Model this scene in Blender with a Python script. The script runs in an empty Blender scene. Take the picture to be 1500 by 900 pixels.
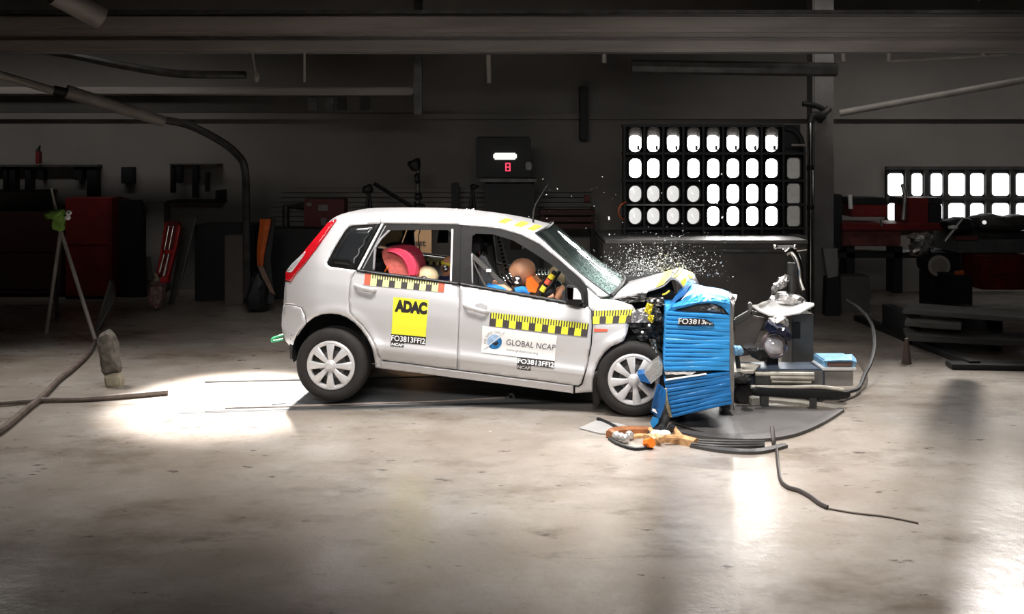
import bpy, bmesh, math, random
from mathutils import Vector, Matrix, geometry
random.seed(7)
R = math.radians
SC = bpy.context.scene
COL = SC.collection
# ------------------------------------------------------------------ camera
F, CX, HZ, CH = 1440.0, 750.0, 218.0, 2.15       # focal length in px, optical axis, horizon row, eye height (m)
cam = bpy.data.cameras.new('camera')
cam.sensor_width = 36.0
cam.lens = F / 1500.0 * 36.0
cam.shift_y = -(450.0 - HZ) / 1500.0
cam.clip_end = 100
camo = bpy.data.objects.new('camera', cam)
camo.location = (0, 0, CH)
camo.rotation_euler = (R(90), 0, 0)
COL.objects.link(camo)
SC.camera = camo
# ------------------------------------------------------------------ world, exposure
w = bpy.data.worlds.new('world'); SC.world = w; w.use_nodes = True
w.node_tree.nodes['Background'].inputs[0].default_value = (0.9, 0.85, 0.82, 1)
w.node_tree.nodes['Background'].inputs[1].default_value = 0.012
SC.view_settings.view_transform = 'Standard'
SC.view_settings.look = 'None'
SC.view_settings.gamma = 1
SC.view_settings.exposure = 0
# ------------------------------------------------------------------ hall lamps and added fill lights
def aim(o, t):
    o.rotation_euler = (Vector(t) - o.location).to_track_quat('-Z', 'Y').to_euler()
def area(name, loc, target, sx, sy, power, col=(1, .97, .94), spread=120):
    l = bpy.data.lights.new(name, 'AREA'); l.shape = 'RECTANGLE'; l.size = sx; l.size_y = sy
    l.energy = power; l.color = col; l.spread = R(spread)
    o = bpy.data.objects.new(name, l); o.location = loc; COL.objects.link(o); aim(o, target)
    return o
def spot(name, loc, target, power, deg, blend=.3, size=.05, col=(1, .96, .92)):
    l = bpy.data.lights.new(name, 'SPOT'); l.energy = power; l.spot_size = R(deg); l.spot_blend = blend
    l.shadow_soft_size = size; l.color = col
    o = bpy.data.objects.new(name, l); o.location = loc; COL.objects.link(o); aim(o, target)
    return o
area('overhead_key_bank', (-.8, .8, 4.5), (-.2, 8.1, .8), 4.0, 1.0, 36, spread=50)
area('overhead_side_bank', (-.1, 6.5, 4.6), (-.2, 8.2, .9), 3.6, .6, 98, spread=80)
area('overhead_right_fill', (1.3, 6.0, 4.6), (1.3, 6.1, 0), 1.4, .8, 34, spread=62)  # added soft fill that brightens the floor before the barrier
area('overhead_roof_bank', (-1.2, 9.6, 4.5), (-.3, 8.8, 0), 2.6, .8, 75, spread=80)
spot('barrier_top_lamp', (2.5, 8.9, 4.4), (2.62, 8.75, .7), 300, 26, .8, .2)
spot('floor_spot_left', (-2.75, 11.0, 4.3), (-2.4, 8.45, 0), 8200, 25, .6, .1)
spot('flood_left', (-5.2, 9.6, 4.4), (-4.4, 8.0, 0), 720, 75, .9, .3)
spot('barrier_backlight', (1.75, 10.5, 4.5), (1.8, 6.35, 0), 1700, 42, .9, .02)
spot('flood_right', (5.63, 11.8, 4.6), (3.65, 7.6, 0), 2300, 41, .8, .015)
area('girder_light', (3.5, 9.5, 2.9), (4.5, 12.0, 3.6), 4, .5, 9, spread=140)
area('wall_fill_left', (-7, 12.0, 4.6), (-7, 15, 1.6), 6, .4, 11, spread=70)  # added fill to lift the left part of the back wall
area('wall_fill_right', (6.5, 12.0, 4.6), (6.5, 15, 1.6), 6, .4, 15, spread=70)  # added fill to lift the right part of the back wall
# ------------------------------------------------------------------ helpers
def P(px, py, Y):
    return Vector(((px - CX) / F * Y, Y, CH + (HZ - py) / F * Y))
def G(px, py, z=0.0):
    Y = (CH - z) * F / (py - HZ)
    return P(px, py, Y)
PSI = R(-7.0)
CO = Vector(((708 - 750) / 1440 * 8.0, 8.0, 0))
UH = Vector((math.cos(PSI), math.sin(PSI), 0)); VH = Vector((-math.sin(PSI), math.cos(PSI), 0))
W = 1.68
def cc(px, py, v):
    d = Vector(((px - CX) / F, 1, (HZ - py) / F))
    t = (v + CO.dot(VH)) / d.dot(VH)
    p = d * t
    return Vector(((p - CO).dot(UH), v, CH + p.z))
def c2w(p):
    return CO + UH * p[0] + VH * p[1] + Vector((0, 0, p[2]))
def cw(px, py, v):
    return c2w(cc(px, py, v))
BASE = {}
def root_of(o):
    while o.parent: o = o.parent
    return o
def thing(name, label, cat, loc=(0, 0, 0), group=None, rotz=0, local=False):
    o = bpy.data.objects.new(name, None); COL.objects.link(o)
    o.empty_display_size = .1
    o.location = loc; o.rotation_euler = (0, 0, rotz)
    o['label'] = label; o['category'] = cat
    if group: o['group'] = group
    BASE[o.name] = Vector((0, 0, 0)) if local else Vector(loc)
    return o
def tag(o, label, cat, group=None):
    o['label'] = label; o['category'] = cat
    if group: o['group'] = group
    return o
def spline(pts, n=6):
    pts = [Vector(p) for p in pts]; out = []
    for i in range(len(pts) - 1):
        a = pts[max(i - 1, 0)]; b = pts[i]; c = pts[i + 1]; d = pts[min(i + 2, len(pts) - 1)]
        for k in range(n):
            t = k / n
            out.append(.5 * ((2 * b) + (c - a) * t + (2 * a - 5 * b + 4 * c - d) * t * t + (3 * b - a - 3 * c + d) * t ** 3))
    out.append(pts[-1]); return out
class MB:
    def __init__(s): s.bm = bmesh.new(); s.mats = []
    def mi(s, m):
        if m is None: return 0
        if m not in s.mats: s.mats.append(m)
        return s.mats.index(m)
    def face(s, vs, m=None):
        try:
            f = s.bm.faces.new(vs)
        except ValueError:
            return None
        f.material_index = s.mi(m); return f
    def V(s, p): return s.bm.verts.new(p)
    def hexa(s, p, m=None):
        v = [s.V(q) for q in p]
        for q in ((0, 3, 2, 1), (4, 5, 6, 7), (0, 1, 5, 4), (1, 2, 6, 5), (2, 3, 7, 6), (3, 0, 4, 7)): s.face([v[i] for i in q], m)
        return s
    def box(s, lo, hi, m=None, rot=None, bev=0):
        x0, y0, z0 = lo; x1, y1, z1 = hi
        q = [Vector(c) for c in ((x0, y0, z0), (x1, y0, z0), (x1, y1, z0), (x0, y1, z0), (x0, y0, z1), (x1, y0, z1), (x1, y1, z1), (x0, y1, z1))]
        if rot:
            c = sum(q, Vector()) / 8; q = [c + rot @ (k - c) for k in q]
        if bev:
            b2 = MB(); b2.hexa(q)
            bmesh.ops.bevel(b2.bm, geom=list(b2.bm.edges), offset=bev, segments=2, affect='EDGES')
            s.merge(b2, m)
        else: s.hexa(q, m)
        return s
    def merge(s, o, m=None):
        mp = {}
        for v in o.bm.verts: mp[v] = s.V(v.co)
        for f in o.bm.faces: s.face([mp[v] for v in f.verts], m if m else (o.mats[f.material_index] if o.mats else None))
        o.bm.free(); return s
    def path(s, pts, r, n=8, m=None, cap=True, flat=None):
        pts = [Vector(p) for p in pts]; rs = r if isinstance(r, (list, tuple)) else [r] * len(pts)
        up = None; rings = []
        for i, p in enumerate(pts):
            t = (pts[min(i + 1, len(pts) - 1)] - pts[max(i - 1, 0)]).normalized()
            if up is None:
                up = Vector((0, 0, 1)) if abs(t.z) < .9 else Vector((0, 1, 0))
            a = t.cross(up)
            if a.length < 1e-4: a = t.cross(Vector((1, 0, 0)))
            a.normalize(); b = a.cross(t).normalized(); up = b
            fa, fb = flat if flat else (1, 1)
            rings.append([s.V(p + rs[i] * (fa * math.cos(2 * math.pi * k / n) * a + fb * math.sin(2 * math.pi * k / n) * b)) for k in range(n)])
        for i in range(len(rings) - 1):
            for k in range(n): s.face([rings[i][k], rings[i][(k + 1) % n], rings[i + 1][(k + 1) % n], rings[i + 1][k]], m)
        if cap: s.face(rings[0][::-1], m); s.face(rings[-1], m)
        return s
    def tube(s, a, b, r, n=10, m=None, r2=None): return s.path([a, b], [r, r if r2 is None else r2], n, m)
    def lathe(s, prof, c, ax, n=24, m=None, ph=0):
        ax = Vector(ax).normalized(); a = ax.orthogonal().normalized(); b = ax.cross(a); c = Vector(c); rings = []
        for r, z in prof:
            if r < 1e-6: rings.append([s.V(c + ax * z)])
            else: rings.append([s.V(c + ax * z + r * (math.cos(ph + 2 * math.pi * k / n) * a + math.sin(ph + 2 * math.pi * k / n) * b)) for k in range(n)])
        for i in range(len(rings) - 1):
            A, B = rings[i], rings[i + 1]
            for k in range(n):
                k2 = (k + 1) % n
                if len(A) == 1 and len(B) == 1: continue
                if len(A) == 1: s.face([A[0], B[k], B[k2]], m)
                elif len(B) == 1: s.face([A[k], A[k2], B[0]], m)
                else: s.face([A[k], A[k2], B[k2], B[k]], m)
        return s
    def prism(s, poly, off, m=None):
        a = [s.V(p) for p in poly]; b = [s.V(Vector(p) + Vector(off)) for p in poly]; n = len(a)
        s.face(a, m); s.face(b[::-1], m)
        for i in range(n): s.face([a[i], b[i], b[(i + 1) % n], a[(i + 1) % n]], m)
        return s
    def grid(s, rows, m=None, mf=None):
        g = [[s.V(p) for p in r] for r in rows]
        for i in range(len(g) - 1):
            for j in range(len(g[i]) - 1):
                s.face([g[i][j], g[i][j + 1], g[i + 1][j + 1], g[i + 1][j]], mf(i, j) if mf else m)
        return g
    def slab(s, rows, off, m=None):
        off = Vector(off); a = s.grid(rows, m); b = s.grid([[Vector(p) + off for p in r] for r in rows], m)
        nr, nc = len(a), len(a[0])
        for i in range(nr - 1):
            s.face([a[i][0], a[i + 1][0], b[i + 1][0], b[i][0]], m); s.face([a[i][-1], b[i][-1], b[i + 1][-1], a[i + 1][-1]], m)
        for j in range(nc - 1):
            s.face([a[0][j], b[0][j], b[0][j + 1], a[0][j + 1]], m); s.face([a[-1][j], a[-1][j + 1], b[-1][j + 1], b[-1][j]], m)
        return s
    def ball(s, c, rx, ry=None, rz=None, n=16, m=None, rot=None):
        ry = ry or rx; rz = rz or rx; c = Vector(c); rows = []
        h = n // 2
        for i in range(h + 1):
            th = math.pi * i / h; row = []
            for k in range(n):
                ph = 2 * math.pi * k / n
                p = Vector((rx * math.sin(th) * math.cos(ph), ry * math.sin(th) * math.sin(ph), rz * math.cos(th)))
                row.append(c + (rot @ p if rot else p))
            rows.append(row)
        top = s.V(rows[0][0]); bot = s.V(rows[-1][0]); g = [[s.V(p) for p in r] for r in rows[1:-1]]
        for k in range(n):
            k2 = (k + 1) % n
            s.face([top, g[0][k], g[0][k2]], m); s.face([bot, g[-1][k2], g[-1][k]], m)
            for i in range(len(g) - 1): s.face([g[i][k], g[i + 1][k], g[i + 1][k2], g[i][k2]], m)
        return s
    def build(s, name, mat=None, parent=None, loc=None, ang=38, kind=None, norm=True):
        bm = s.bm
        if norm: bmesh.ops.recalc_face_normals(bm, faces=list(bm.faces))
        if loc is None:
            loc = Vector((0, 0, 0))
            base = BASE[root_of(parent).name] if parent is not None else loc
        else: loc = Vector(loc); base = loc
        if base.length: bmesh.ops.translate(bm, verts=list(bm.verts), vec=-base)
        ca = R(ang)
        for f in bm.faces: f.smooth = True
        for e in bm.edges:
            if len(e.link_faces) != 2 or e.link_faces[0].material_index != e.link_faces[1].material_index or e.calc_face_angle(0) > ca: e.smooth = False
        me = bpy.data.meshes.new(name); bm.to_mesh(me); bm.free()
        for m in (s.mats or ([mat] if mat else [])): me.materials.append(m)
        o = bpy.data.objects.new(name, me); COL.objects.link(o)
        if parent is not None: o.parent = parent
        else:
            o.location = loc; BASE[o.name] = Vector(loc)
        if kind: o['kind'] = kind
        return o
def copy_tree(o, parent=None, loc=None):
    c = o.copy(); COL.objects.link(c)
    if parent is not None: c.parent = parent
    if loc is not None: c.location = loc
    for ch in list(o.children): copy_tree(ch, c)
    return c
# ------------------------------------------------------------------ materials
def mat(name, col, rough=.5, metal=0, var=.12, scale=8, bump=0, bscale=60, spec=.5, coat=0, emit=None, es=1, stain=None, alpha=None, trans=0, detail=4, ior=1.45, stretch=None):
    m = bpy.data.materials.new(name); m.use_nodes = True; t = m.node_tree; n = t.nodes; L = t.links
    b = n['Principled BSDF']; b.inputs['Roughness'].default_value = rough; b.inputs['Metallic'].default_value = metal
    b.inputs['Specular IOR Level'].default_value = spec; b.inputs['Coat Weight'].default_value = coat; b.inputs['Coat Roughness'].default_value = .06
    b.inputs['Transmission Weight'].default_value = trans; b.inputs['IOR'].default_value = ior
    if alpha is not None: b.inputs['Alpha'].default_value = alpha
    tc = n.new('ShaderNodeTexCoord'); co = tc.outputs['Object']
    if stretch:
        mp = n.new('ShaderNodeMapping'); mp.inputs['Scale'].default_value = stretch; L.new(co, mp.inputs[0]); co = mp.outputs[0]
    nz = n.new('ShaderNodeTexNoise'); nz.inputs['Scale'].default_value = scale; nz.inputs['Detail'].default_value = detail; L.new(co, nz.inputs['Vector'])
    mx = n.new('ShaderNodeMix'); mx.data_type = 'RGBA'
    c = Vector(col[:3]); s2 = Vector(stain) if stain else c * (1 - var)
    mx.inputs[6].default_value = (*s2, 1); mx.inputs[7].default_value = (*(c * (1 + var * .5)), 1)
    rp = n.new('ShaderNodeValToRGB'); rp.color_ramp.elements[0].position = .3; rp.color_ramp.elements[1].position = .68
    L.new(nz.outputs['Fac'], rp.inputs[0]); L.new(rp.outputs[0], mx.inputs[0]); L.new(mx.outputs[2], b.inputs['Base Color'])
    if emit:
        b.inputs['Emission Color'].default_value = (*emit, 1); b.inputs['Emission Strength'].default_value = es
    if bump:
        n2 = n.new('ShaderNodeTexNoise'); n2.inputs['Scale'].default_value = bscale; n2.inputs['Detail'].default_value = 3; L.new(co, n2.inputs['Vector'])
        bp = n.new('ShaderNodeBump'); bp.inputs['Strength'].default_value = bump; bp.inputs['Distance'].default_value = .02
        L.new(n2.outputs['Fac'], bp.inputs['Height']); L.new(bp.outputs[0], b.inputs['Normal'])
    return m
def concrete_floor():
    m = bpy.data.materials.new('concrete_floor'); m.use_nodes = True; t = m.node_tree; n = t.nodes; L = t.links
    b = n['Principled BSDF']; tc = n.new('ShaderNodeTexCoord'); co = tc.outputs['Object']
    def noise(sc, det=5, st=(1, 1, 1), rough=.6, off=(0, 0, 0)):
        mp = n.new('ShaderNodeMapping'); mp.inputs['Scale'].default_value = st; mp.inputs['Location'].default_value = off; L.new(co, mp.inputs[0])
        z = n.new('ShaderNodeTexNoise'); z.inputs['Scale'].default_value = sc; z.inputs['Detail'].default_value = det; z.inputs['Roughness'].default_value = rough; L.new(mp.outputs[0], z.inputs['Vector']); return z.outputs['Fac']
    def ramp(f, a, c):
        r = n.new('ShaderNodeMapRange'); r.interpolation_type = 'SMOOTHSTEP'; r.inputs[1].default_value = a; r.inputs[2].default_value = c; L.new(f, r.inputs[0]); return r.outputs[0]
    def mixc(f, a, c):
        x = n.new('ShaderNodeMix'); x.data_type = 'RGBA'; L.new(f, x.inputs[0])
        for i, q in ((6, a), (7, c)):
            if isinstance(q, tuple): x.inputs[i].default_value = (*q, 1)
            else: L.new(q, x.inputs[i])
        return x.outputs[2]
    def mul(f, k):
        x = n.new('ShaderNodeMath'); x.operation = 'MULTIPLY'; L.new(f, x.inputs[0]); x.inputs[1].default_value = k; return x.outputs[0]
    c = mixc(ramp(noise(.8, 6), .3, .7), (.235, .195, .160), (.375, .342, .308))
    c = mixc(ramp(noise(2.6, 6, (1, 1.6, 1)), .42, .72), c, (.29, .248, .208))
    c = mixc(mul(ramp(noise(.55, 8, (1, 1.7, 1), .68, (3.1, 5.2, 0)), .49, .70), .8), c, (.125, .092, .066))
    c = mixc(mul(ramp(noise(1.7, 8, (1, 1.9, 1), .7, (1.3, 8.2, 0)), .55, .72), .6), c, (.10, .078, .06))
    c = mixc(mul(ramp(noise(5.5, 5, (.8, 1.8, 1), .65, (7, 1, 0)), .62, .70), .8), c, (.05, .04, .034))
    c = mixc(mul(ramp(noise(26, 3, (1, 1, 1), .6), .5, .8), .35), c, (.19, .17, .15))
    L.new(c, b.inputs['Base Color'])
    rr = n.new('ShaderNodeMapRange'); rr.inputs[3].default_value = .13; rr.inputs[4].default_value = .33; L.new(noise(2.1, 6), rr.inputs[0]); L.new(rr.outputs[0], b.inputs['Roughness'])
    bp = n.new('ShaderNodeBump'); bp.inputs['Strength'].default_value = .16; bp.inputs['Distance'].default_value = .02; L.new(noise(9, 8), bp.inputs['Height']); L.new(bp.outputs[0], b.inputs['Normal'])
    return m
def cracked_glass():
    m = bpy.data.materials.new('cracked_windscreen_glass'); m.use_nodes = True; t = m.node_tree; n = t.nodes; L = t.links
    out = n['Material Output']; b = n['Principled BSDF']
    tr = n.new('ShaderNodeBsdfTransparent'); tr.inputs[0].default_value = (.30, .42, .40, 1)
    gl = n.new('ShaderNodeBsdfGlossy'); gl.inputs['Roughness'].default_value = .04; gl.inputs[0].default_value = (.45, .52, .5, 1)
    fr = n.new('ShaderNodeFresnel'); fr.inputs[0].default_value = 1.25
    m1 = n.new('ShaderNodeMixShader'); L.new(fr.outputs[0], m1.inputs[0]); L.new(tr.outputs[0], m1.inputs[1]); L.new(gl.outputs[0], m1.inputs[2])
    b.inputs['Base Color'].default_value = (.42, .60, .57, 1); b.inputs['Roughness'].default_value = .25
    at = n.new('ShaderNodeAttribute'); at.attribute_name = 'crack'
    tc = n.new('ShaderNodeTexCoord'); fs = []
    for sc, wd in ((9, .035), (26, .06), (70, .12)):
        v = n.new('ShaderNodeTexVoronoi'); v.feature = 'DISTANCE_TO_EDGE'; v.inputs['Scale'].default_value = sc; L.new(tc.outputs['Object'], v.inputs['Vector'])
        r = n.new('ShaderNodeMapRange'); r.inputs[1].default_value = wd; r.inputs[2].default_value = 0; L.new(v.outputs['Distance'], r.inputs[0]); fs.append(r.outputs[0])
    a = n.new('ShaderNodeMath'); a.operation = 'MAXIMUM'; L.new(fs[0], a.inputs[0]); L.new(fs[1], a.inputs[1])
    a2 = n.new('ShaderNodeMath'); a2.operation = 'MAXIMUM'; L.new(a.outputs[0], a2.inputs[0]); L.new(fs[2], a2.inputs[1])
    mm = n.new('ShaderNodeMath'); mm.operation = 'MULTIPLY'; mm.use_clamp = True; L.new(a2.outputs[0], mm.inputs[0]); L.new(at.outputs['Fac'], mm.inputs[1])
    m2 = n.new('ShaderNodeMixShader'); L.new(mm.outputs[0], m2.inputs[0]); L.new(m1.outputs[0], m2.inputs[1]); L.new(b.outputs[0], m2.inputs[2])
    L.new(m2.outputs[0], out.inputs[0]); return m
def clear_glass(name, tint, rough=.03):
    m = bpy.data.materials.new(name); m.use_nodes = True; t = m.node_tree; n = t.nodes; L = t.links
    tr = n.new('ShaderNodeBsdfTransparent'); tr.inputs[0].default_value = (*tint, 1)
    gl = n.new('ShaderNodeBsdfGlossy'); gl.inputs['Roughness'].default_value = rough
    fr = n.new('ShaderNodeFresnel'); m1 = n.new('ShaderNodeMixShader'); L.new(fr.outputs[0], m1.inputs[0]); L.new(tr.outputs[0], m1.inputs[1]); L.new(gl.outputs[0], m1.inputs[2])
    L.new(m1.outputs[0], n['Material Output'].inputs[0]); return m
FLOOR = concrete_floor(); WIND = cracked_glass(); TINT = clear_glass('tinted_glass', (.25, .27, .27)); CLEAR = clear_glass('clear_plastic', (.9, .9, .9), .1)
PAINT = mat('silver_car_paint', (.60, .59, .595), .32, .25, .02, 300, coat=.5)
BLACKPL = mat('black_plastic', (.012, .012, .013), .45, 0, .3, 20, .1, 200)
FRAMEBL = mat('window_frame_grey', (.013, .0122, .0118), .62, 0, .2, 14, .05, 150, spec=.18)
WINBLK = mat('window_black', (.006, .006, .006), .5, spec=.15)
RUBBER = mat('tyre_rubber', (.016, .0135, .0125), .75, 0, .3, 12, .1, 90)
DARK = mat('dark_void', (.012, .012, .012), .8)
TRIMG = mat('interior_trim', (.045, .044, .045), .7, 0, .2, 10, .15, 180)
SEATF = mat('seat_fabric', (.04, .04, .043), .9, 0, .3, 30, .3, 300)
SILVER = mat('wheel_silver', (.62, .61, .61), .3, .25, .05, 40)
CHROME = mat('chrome', (.8, .79, .77), .14, 1, .08, 10)
STEEL = mat('worn_steel', (.36, .35, .34), .42, .8, .35, 7, .1, 40)
DSTEEL = mat('dark_steel', (.09, .088, .085), .5, .5, .4, 6, .1, 40)
RED = mat('tail_lamp_red', (.5, .008, .015), .12, 0, .1, 30, coat=.5)
LAMPCL = mat('tail_lamp_clear', (.62, .62, .64), .15, .3, .2, 40)
YEL = mat('yellow_vinyl', (.93, .90, .045), .5, 0, .03)
YELT = mat('yellow_tape', (.88, .72, .05), .45, 0, .05)
BLKV = mat('black_vinyl', (.022, .017, .016), .45, 0, .1)
GRYV = mat('grey_black_vinyl', (.05, .042, .042), .5, 0, .1)
WHTV = mat('white_vinyl', (.86, .85, .84), .45, 0, .02)
REDV = mat('red_tape', (.72, .11, .06), .5, 0, .1)
LGREY = mat('pale_grey_print', (.26, .26, .27), .5)
BLUEL = mat('logo_pale_blue', (.42, .58, .82), .4, 0, .25, 30)
BLUED = mat('logo_deep_blue', (.02, .19, .48), .4, 0, .5, 60)
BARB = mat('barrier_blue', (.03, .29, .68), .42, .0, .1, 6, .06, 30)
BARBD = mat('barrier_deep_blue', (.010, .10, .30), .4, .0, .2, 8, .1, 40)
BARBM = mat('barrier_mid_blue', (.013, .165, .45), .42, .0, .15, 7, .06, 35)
HONEY = mat('honeycomb_aluminium', (.5, .49, .46), .35, .7, .4, 120, .4, 160)
FLESH = mat('dummy_flesh_vinyl', (.60, .295, .17), .48, 0, .1, 8, .05, 60)
FLESH2 = mat('dummy_pale_vinyl', (.62, .40, .25), .5, 0, .15, 8)
CREAM = mat('cream_vinyl', (.72, .56, .34), .55, 0, .15, 18)
PINK = mat('pink_fabric', (.78, .055, .115), .75, 0, .08, 20, .1, 150)
SALM = mat('salmon_fabric', (.66, .15, .12), .8, 0, .15, 14, .25, 40)
SHIRT = mat('blue_shirt', (.02, .22, .62), .8, 0, .15, 14, .2, 60)
NAVY = mat('navy_cloth', (.02, .025, .08), .85, 0, .2, 12, .2, 60)
ORNG = mat('orange_foam', (.9, .19, .015), .6, 0, .1, 10, .1, 50)
BELT = mat('seat_belt_web', (.10, .095, .09), .8, 0, .15, 60)
GREENR = mat('green_rag', (.19, .36, .06), .8, 0, .3, 14, .3, 30)
GREEN = mat('green_tow_loop', (.05, .42, .16), .4)
WALLM = mat('grey_wall', (.20, .185, .17), .8, 0, .2, .7, .1, 20)
CEILM = mat('dark_ceiling', (.06, .055, .05), .85, 0, .3, .8)
GIRD = mat('girder_paint', (.30, .265, .245), .55, .1, .35, 1.2, .15, 12, stretch=(.35, 1, 3))
PIPEM = mat('pipe_paint', (.34, .31, .28), .5, .1, .3, 3)
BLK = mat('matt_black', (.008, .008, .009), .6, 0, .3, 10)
DKRED = mat('dark_red_paint', (.16, .012, .012), .5, 0, .3, 4, .1, 30)
BRED = mat('bright_red_paint', (.5, .02, .02), .35, 0, .25, 10, coat=.3)
ORPAINT = mat('orange_paint', (.55, .11, .02), .5, 0, .3, 8)
CONC = mat('block_concrete', (.055, .05, .047), .75, 0, .3, 2.2, .2, 30)
LCONC = mat('column_concrete', (.17, .158, .15), .7, 0, .3, 2, .2, 30)
DKWOOD = mat('dark_board', (.07, .065, .06), .6, 0, .4, 3, .1, 30, stretch=(.4, 1, 1))
CARD = mat('cardboard', (.36, .215, .11), .8, 0, .15, 6, .1, 60)
RAGC = mat('wrapped_cloth', (.12, .105, .088), .8, 0, .6, 12, .5, 26)
RAGP = mat('pale_cloth', (.33, .29, .21), .8, 0, .2, 14, .3, 30)
FOIL = mat('crumpled_foil', (.5, .48, .47), .3, .8, .4, 16, .8, 18)
LENS = mat('lamp_lens', (.9, .9, .9), .3, emit=(1, .98, .95), es=34)
LENSD = mat('lamp_lens_dim', (.25, .24, .22), .3, emit=(1, .95, .88), es=.09, var=.3, scale=9)
LENSR = mat('lamp_lens_round', (.35, .35, .35), .22, .6, emit=(1, .98, .95), es=.75, var=.5, scale=25)
REFL = mat('lamp_reflector', (.10, .095, .09), .45, .5, .5, 20, .3, 40)
PANE = mat('daylit_pane', (.8, .8, .8), .4, emit=(.97, 1, 1), es=2.6)
TUBE = mat('tube_lamp', (.8, .8, .75), .4, emit=(1, 1, .93), es=.9)
LED = mat('red_display', (.6, .02, .05), .4, emit=(1, .07, .14), es=1.1)
BROWN = mat('brown_debris', (.30, .115, .045), .45, 0, .4, 16, .3, 50)
TANW = mat('tan_debris', (.62, .36, .17), .5, 0, .4, 18, .3, 50)
HOSE = mat('brown_hose', (.16, .125, .105), .6, 0, .35, 9, .2, 50)
SHEET = mat('grey_undertray', (.075, .07, .068), .4, 0, .3, 3, .1, 20)
RAIL = mat('track_plate_steel', (.24, .245, .25), .4, .25, .5, 2.5, .2, 30, stretch=(.3, 1.5, 1))
CREAMP = mat('cream_plastic', (.52, .48, .41), .45, 0, .35, 6)
SLATE = mat('slate_blue_steel', (.10, .13, .18), .4, .4, .3, 5)
LBLUE = mat('light_blue_paint', (.25, .50, .74), .4, 0, .2, 12)
SHARD = mat('glass_shard', (.9, .95, .95), .08, 0, .05, spec=.8, emit=None)
# ------------------------------------------------------------------ text
def text_tris(body, bold=0.0, spacing=1.0):
    cu = bpy.data.curves.new('t', 'FONT'); cu.body = body; cu.size = 1; cu.offset = bold; cu.space_character = spacing; cu.resolution_u = 4
    ob = bpy.data.objects.new('t', cu); COL.objects.link(ob)
    dg = bpy.context.evaluated_depsgraph_get(); me = bpy.data.meshes.new_from_object(ob.evaluated_get(dg))
    vs = [v.co.copy() for v in me.vertices]; fs = [list(p.vertices) for p in me.polygons]
    bpy.data.objects.remove(ob); bpy.data.curves.remove(cu); bpy.data.meshes.remove(me)
    x0 = min(v.x for v in vs); x1 = max(v.x for v in vs); y0 = min(v.y for v in vs); y1 = max(v.y for v in vs)
    return [((v.x - x0) / (x1 - x0), (v.y - y0) / (y1 - y0)) for v in vs], fs
def lettering(mb, body, f, m, bold=0.0, spacing=1.0):     # f maps the unit box (right, up) onto the surface
    vs, fs = text_tris(body, bold, spacing)
    V = [mb.V(f(a, b)) for a, b in vs]
    for q in fs: mb.face([V[i] for i in q], m)
def bil(q):      # q: top-left, top-right, bottom-right, bottom-left
    tl, tr, br, bl = [Vector((*p, 0)) if len(p) == 2 else Vector(p) for p in q]
    return lambda a, b: (bl * (1 - a) + br * a) * (1 - b) + (tl * (1 - a) + tr * a) * b
# ================================================================== SETTING
def struct(name, mb, m, parent=None, ang=38):
    o = mb.build(name, m, parent, None if parent else (0, 0, 0), ang)
    if parent is None: o['kind'] = 'structure'
    return o
struct('floor', MB().box((-16, -4, -.2), (16, 15.2, 0)), FLOOR)
wall = struct('wall_back', MB().box((-16, 15, 0), (16, 15.3, 4.8)), WALLM)
struct('wall_left', MB().box((-14.3, -4, 0), (-14, 15, 4.8)), WALLM)
struct('wall_right', MB().box((14, -4, 0), (14.3, 15, 4.8)), WALLM)
struct('ceiling', MB().box((-16, -4, 4.75), (16, 15.3, 4.95)), CEILM)
struct('trim_1', MB().box((-14, 14.9, P(0, 172, 15).z - .03), (14, 15, P(0, 167, 15).z)), WALLM)
for k in range(9):                                       # horizontal cladding boards low on the back wall
    z0 = P(0, 338 - 7 * k, 14.96).z
    x0 = P(398 + (0 if k < 6 else 2 * k), 0, 14.96).x
    MB().box((x0, 14.94, z0), (P(866, 0, 14.96).x, 15.0, z0 + .062)).build('cladding_board', WALLM, wall)
# ================================================================== CAR  (built in its own frame: u forward, v to the far side, w up)
def pw(tab, x):
    for i in range(len(tab) - 1):
        if x <= tab[i + 1][0]:
            a, b = tab[i], tab[i + 1]; t = max(0, (x - a[0]) / (b[0] - a[0])); return a[1] + (b[1] - a[1]) * t
    return tab[-1][1]
VT = [(-.5, .16), (0, .085), (.08, .064), (.17, .014), (.215, 0), (.29, .019), (.38, .022), (.5, .006), (.62, 0), (.8, .012), (1.0, .042), (1.25, .105), (1.5, .18), (1.65, .23), (1.8, .29), (2.1, .42)]
VTAB = [sum(pw(VT, -.5 + .01 * (i + d)) * k for d, k in ((-4, 1), (-2, 2), (0, 3), (2, 2), (4, 1))) / 9 for i in range(270)]
def yS(px): return 538 + (px - 549) * .117
def yB(px): return 395 + (px - 521) * .162
def vs(px, py):
    t = (yS(px) - py) / (yS(px) - yB(px))
    x = min(max((t + .5) * 100, 0), 268); i = int(x); v = VTAB[i] * (1 - x + i) + VTAB[i + 1] * (x - i)
    if px < 470: v += ((470 - px) / 57) ** 2 * .2
    if px > 885: v += ((px - 885) / 100) ** 2 * .10
    for ax, ay, ar in ((487, 518, 63), (929, 558, 64)):
        d = math.hypot(px - ax, py - ay) - ar
        if py < ay + 20: v -= .014 * math.exp(-(d / 7) ** 2) 
    return v
def S(px, py, off=0.0): return cc(px, py, vs(px, py) + off)
def mir(p): return Vector((p[0], W - p[1], p[2]))
def dens(poly, step=5, closed=True):
    out = []; n = len(poly)
    for i in range(n if closed else n - 1):
        a = Vector(poly[i]); b = Vector(poly[(i + 1) % n]); k = max(1, int((b - a).length / step))
        out += [a + (b - a) * (j / k) for j in range(k)]
    if not closed: out.append(Vector(poly[-1]))
    return out
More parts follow.
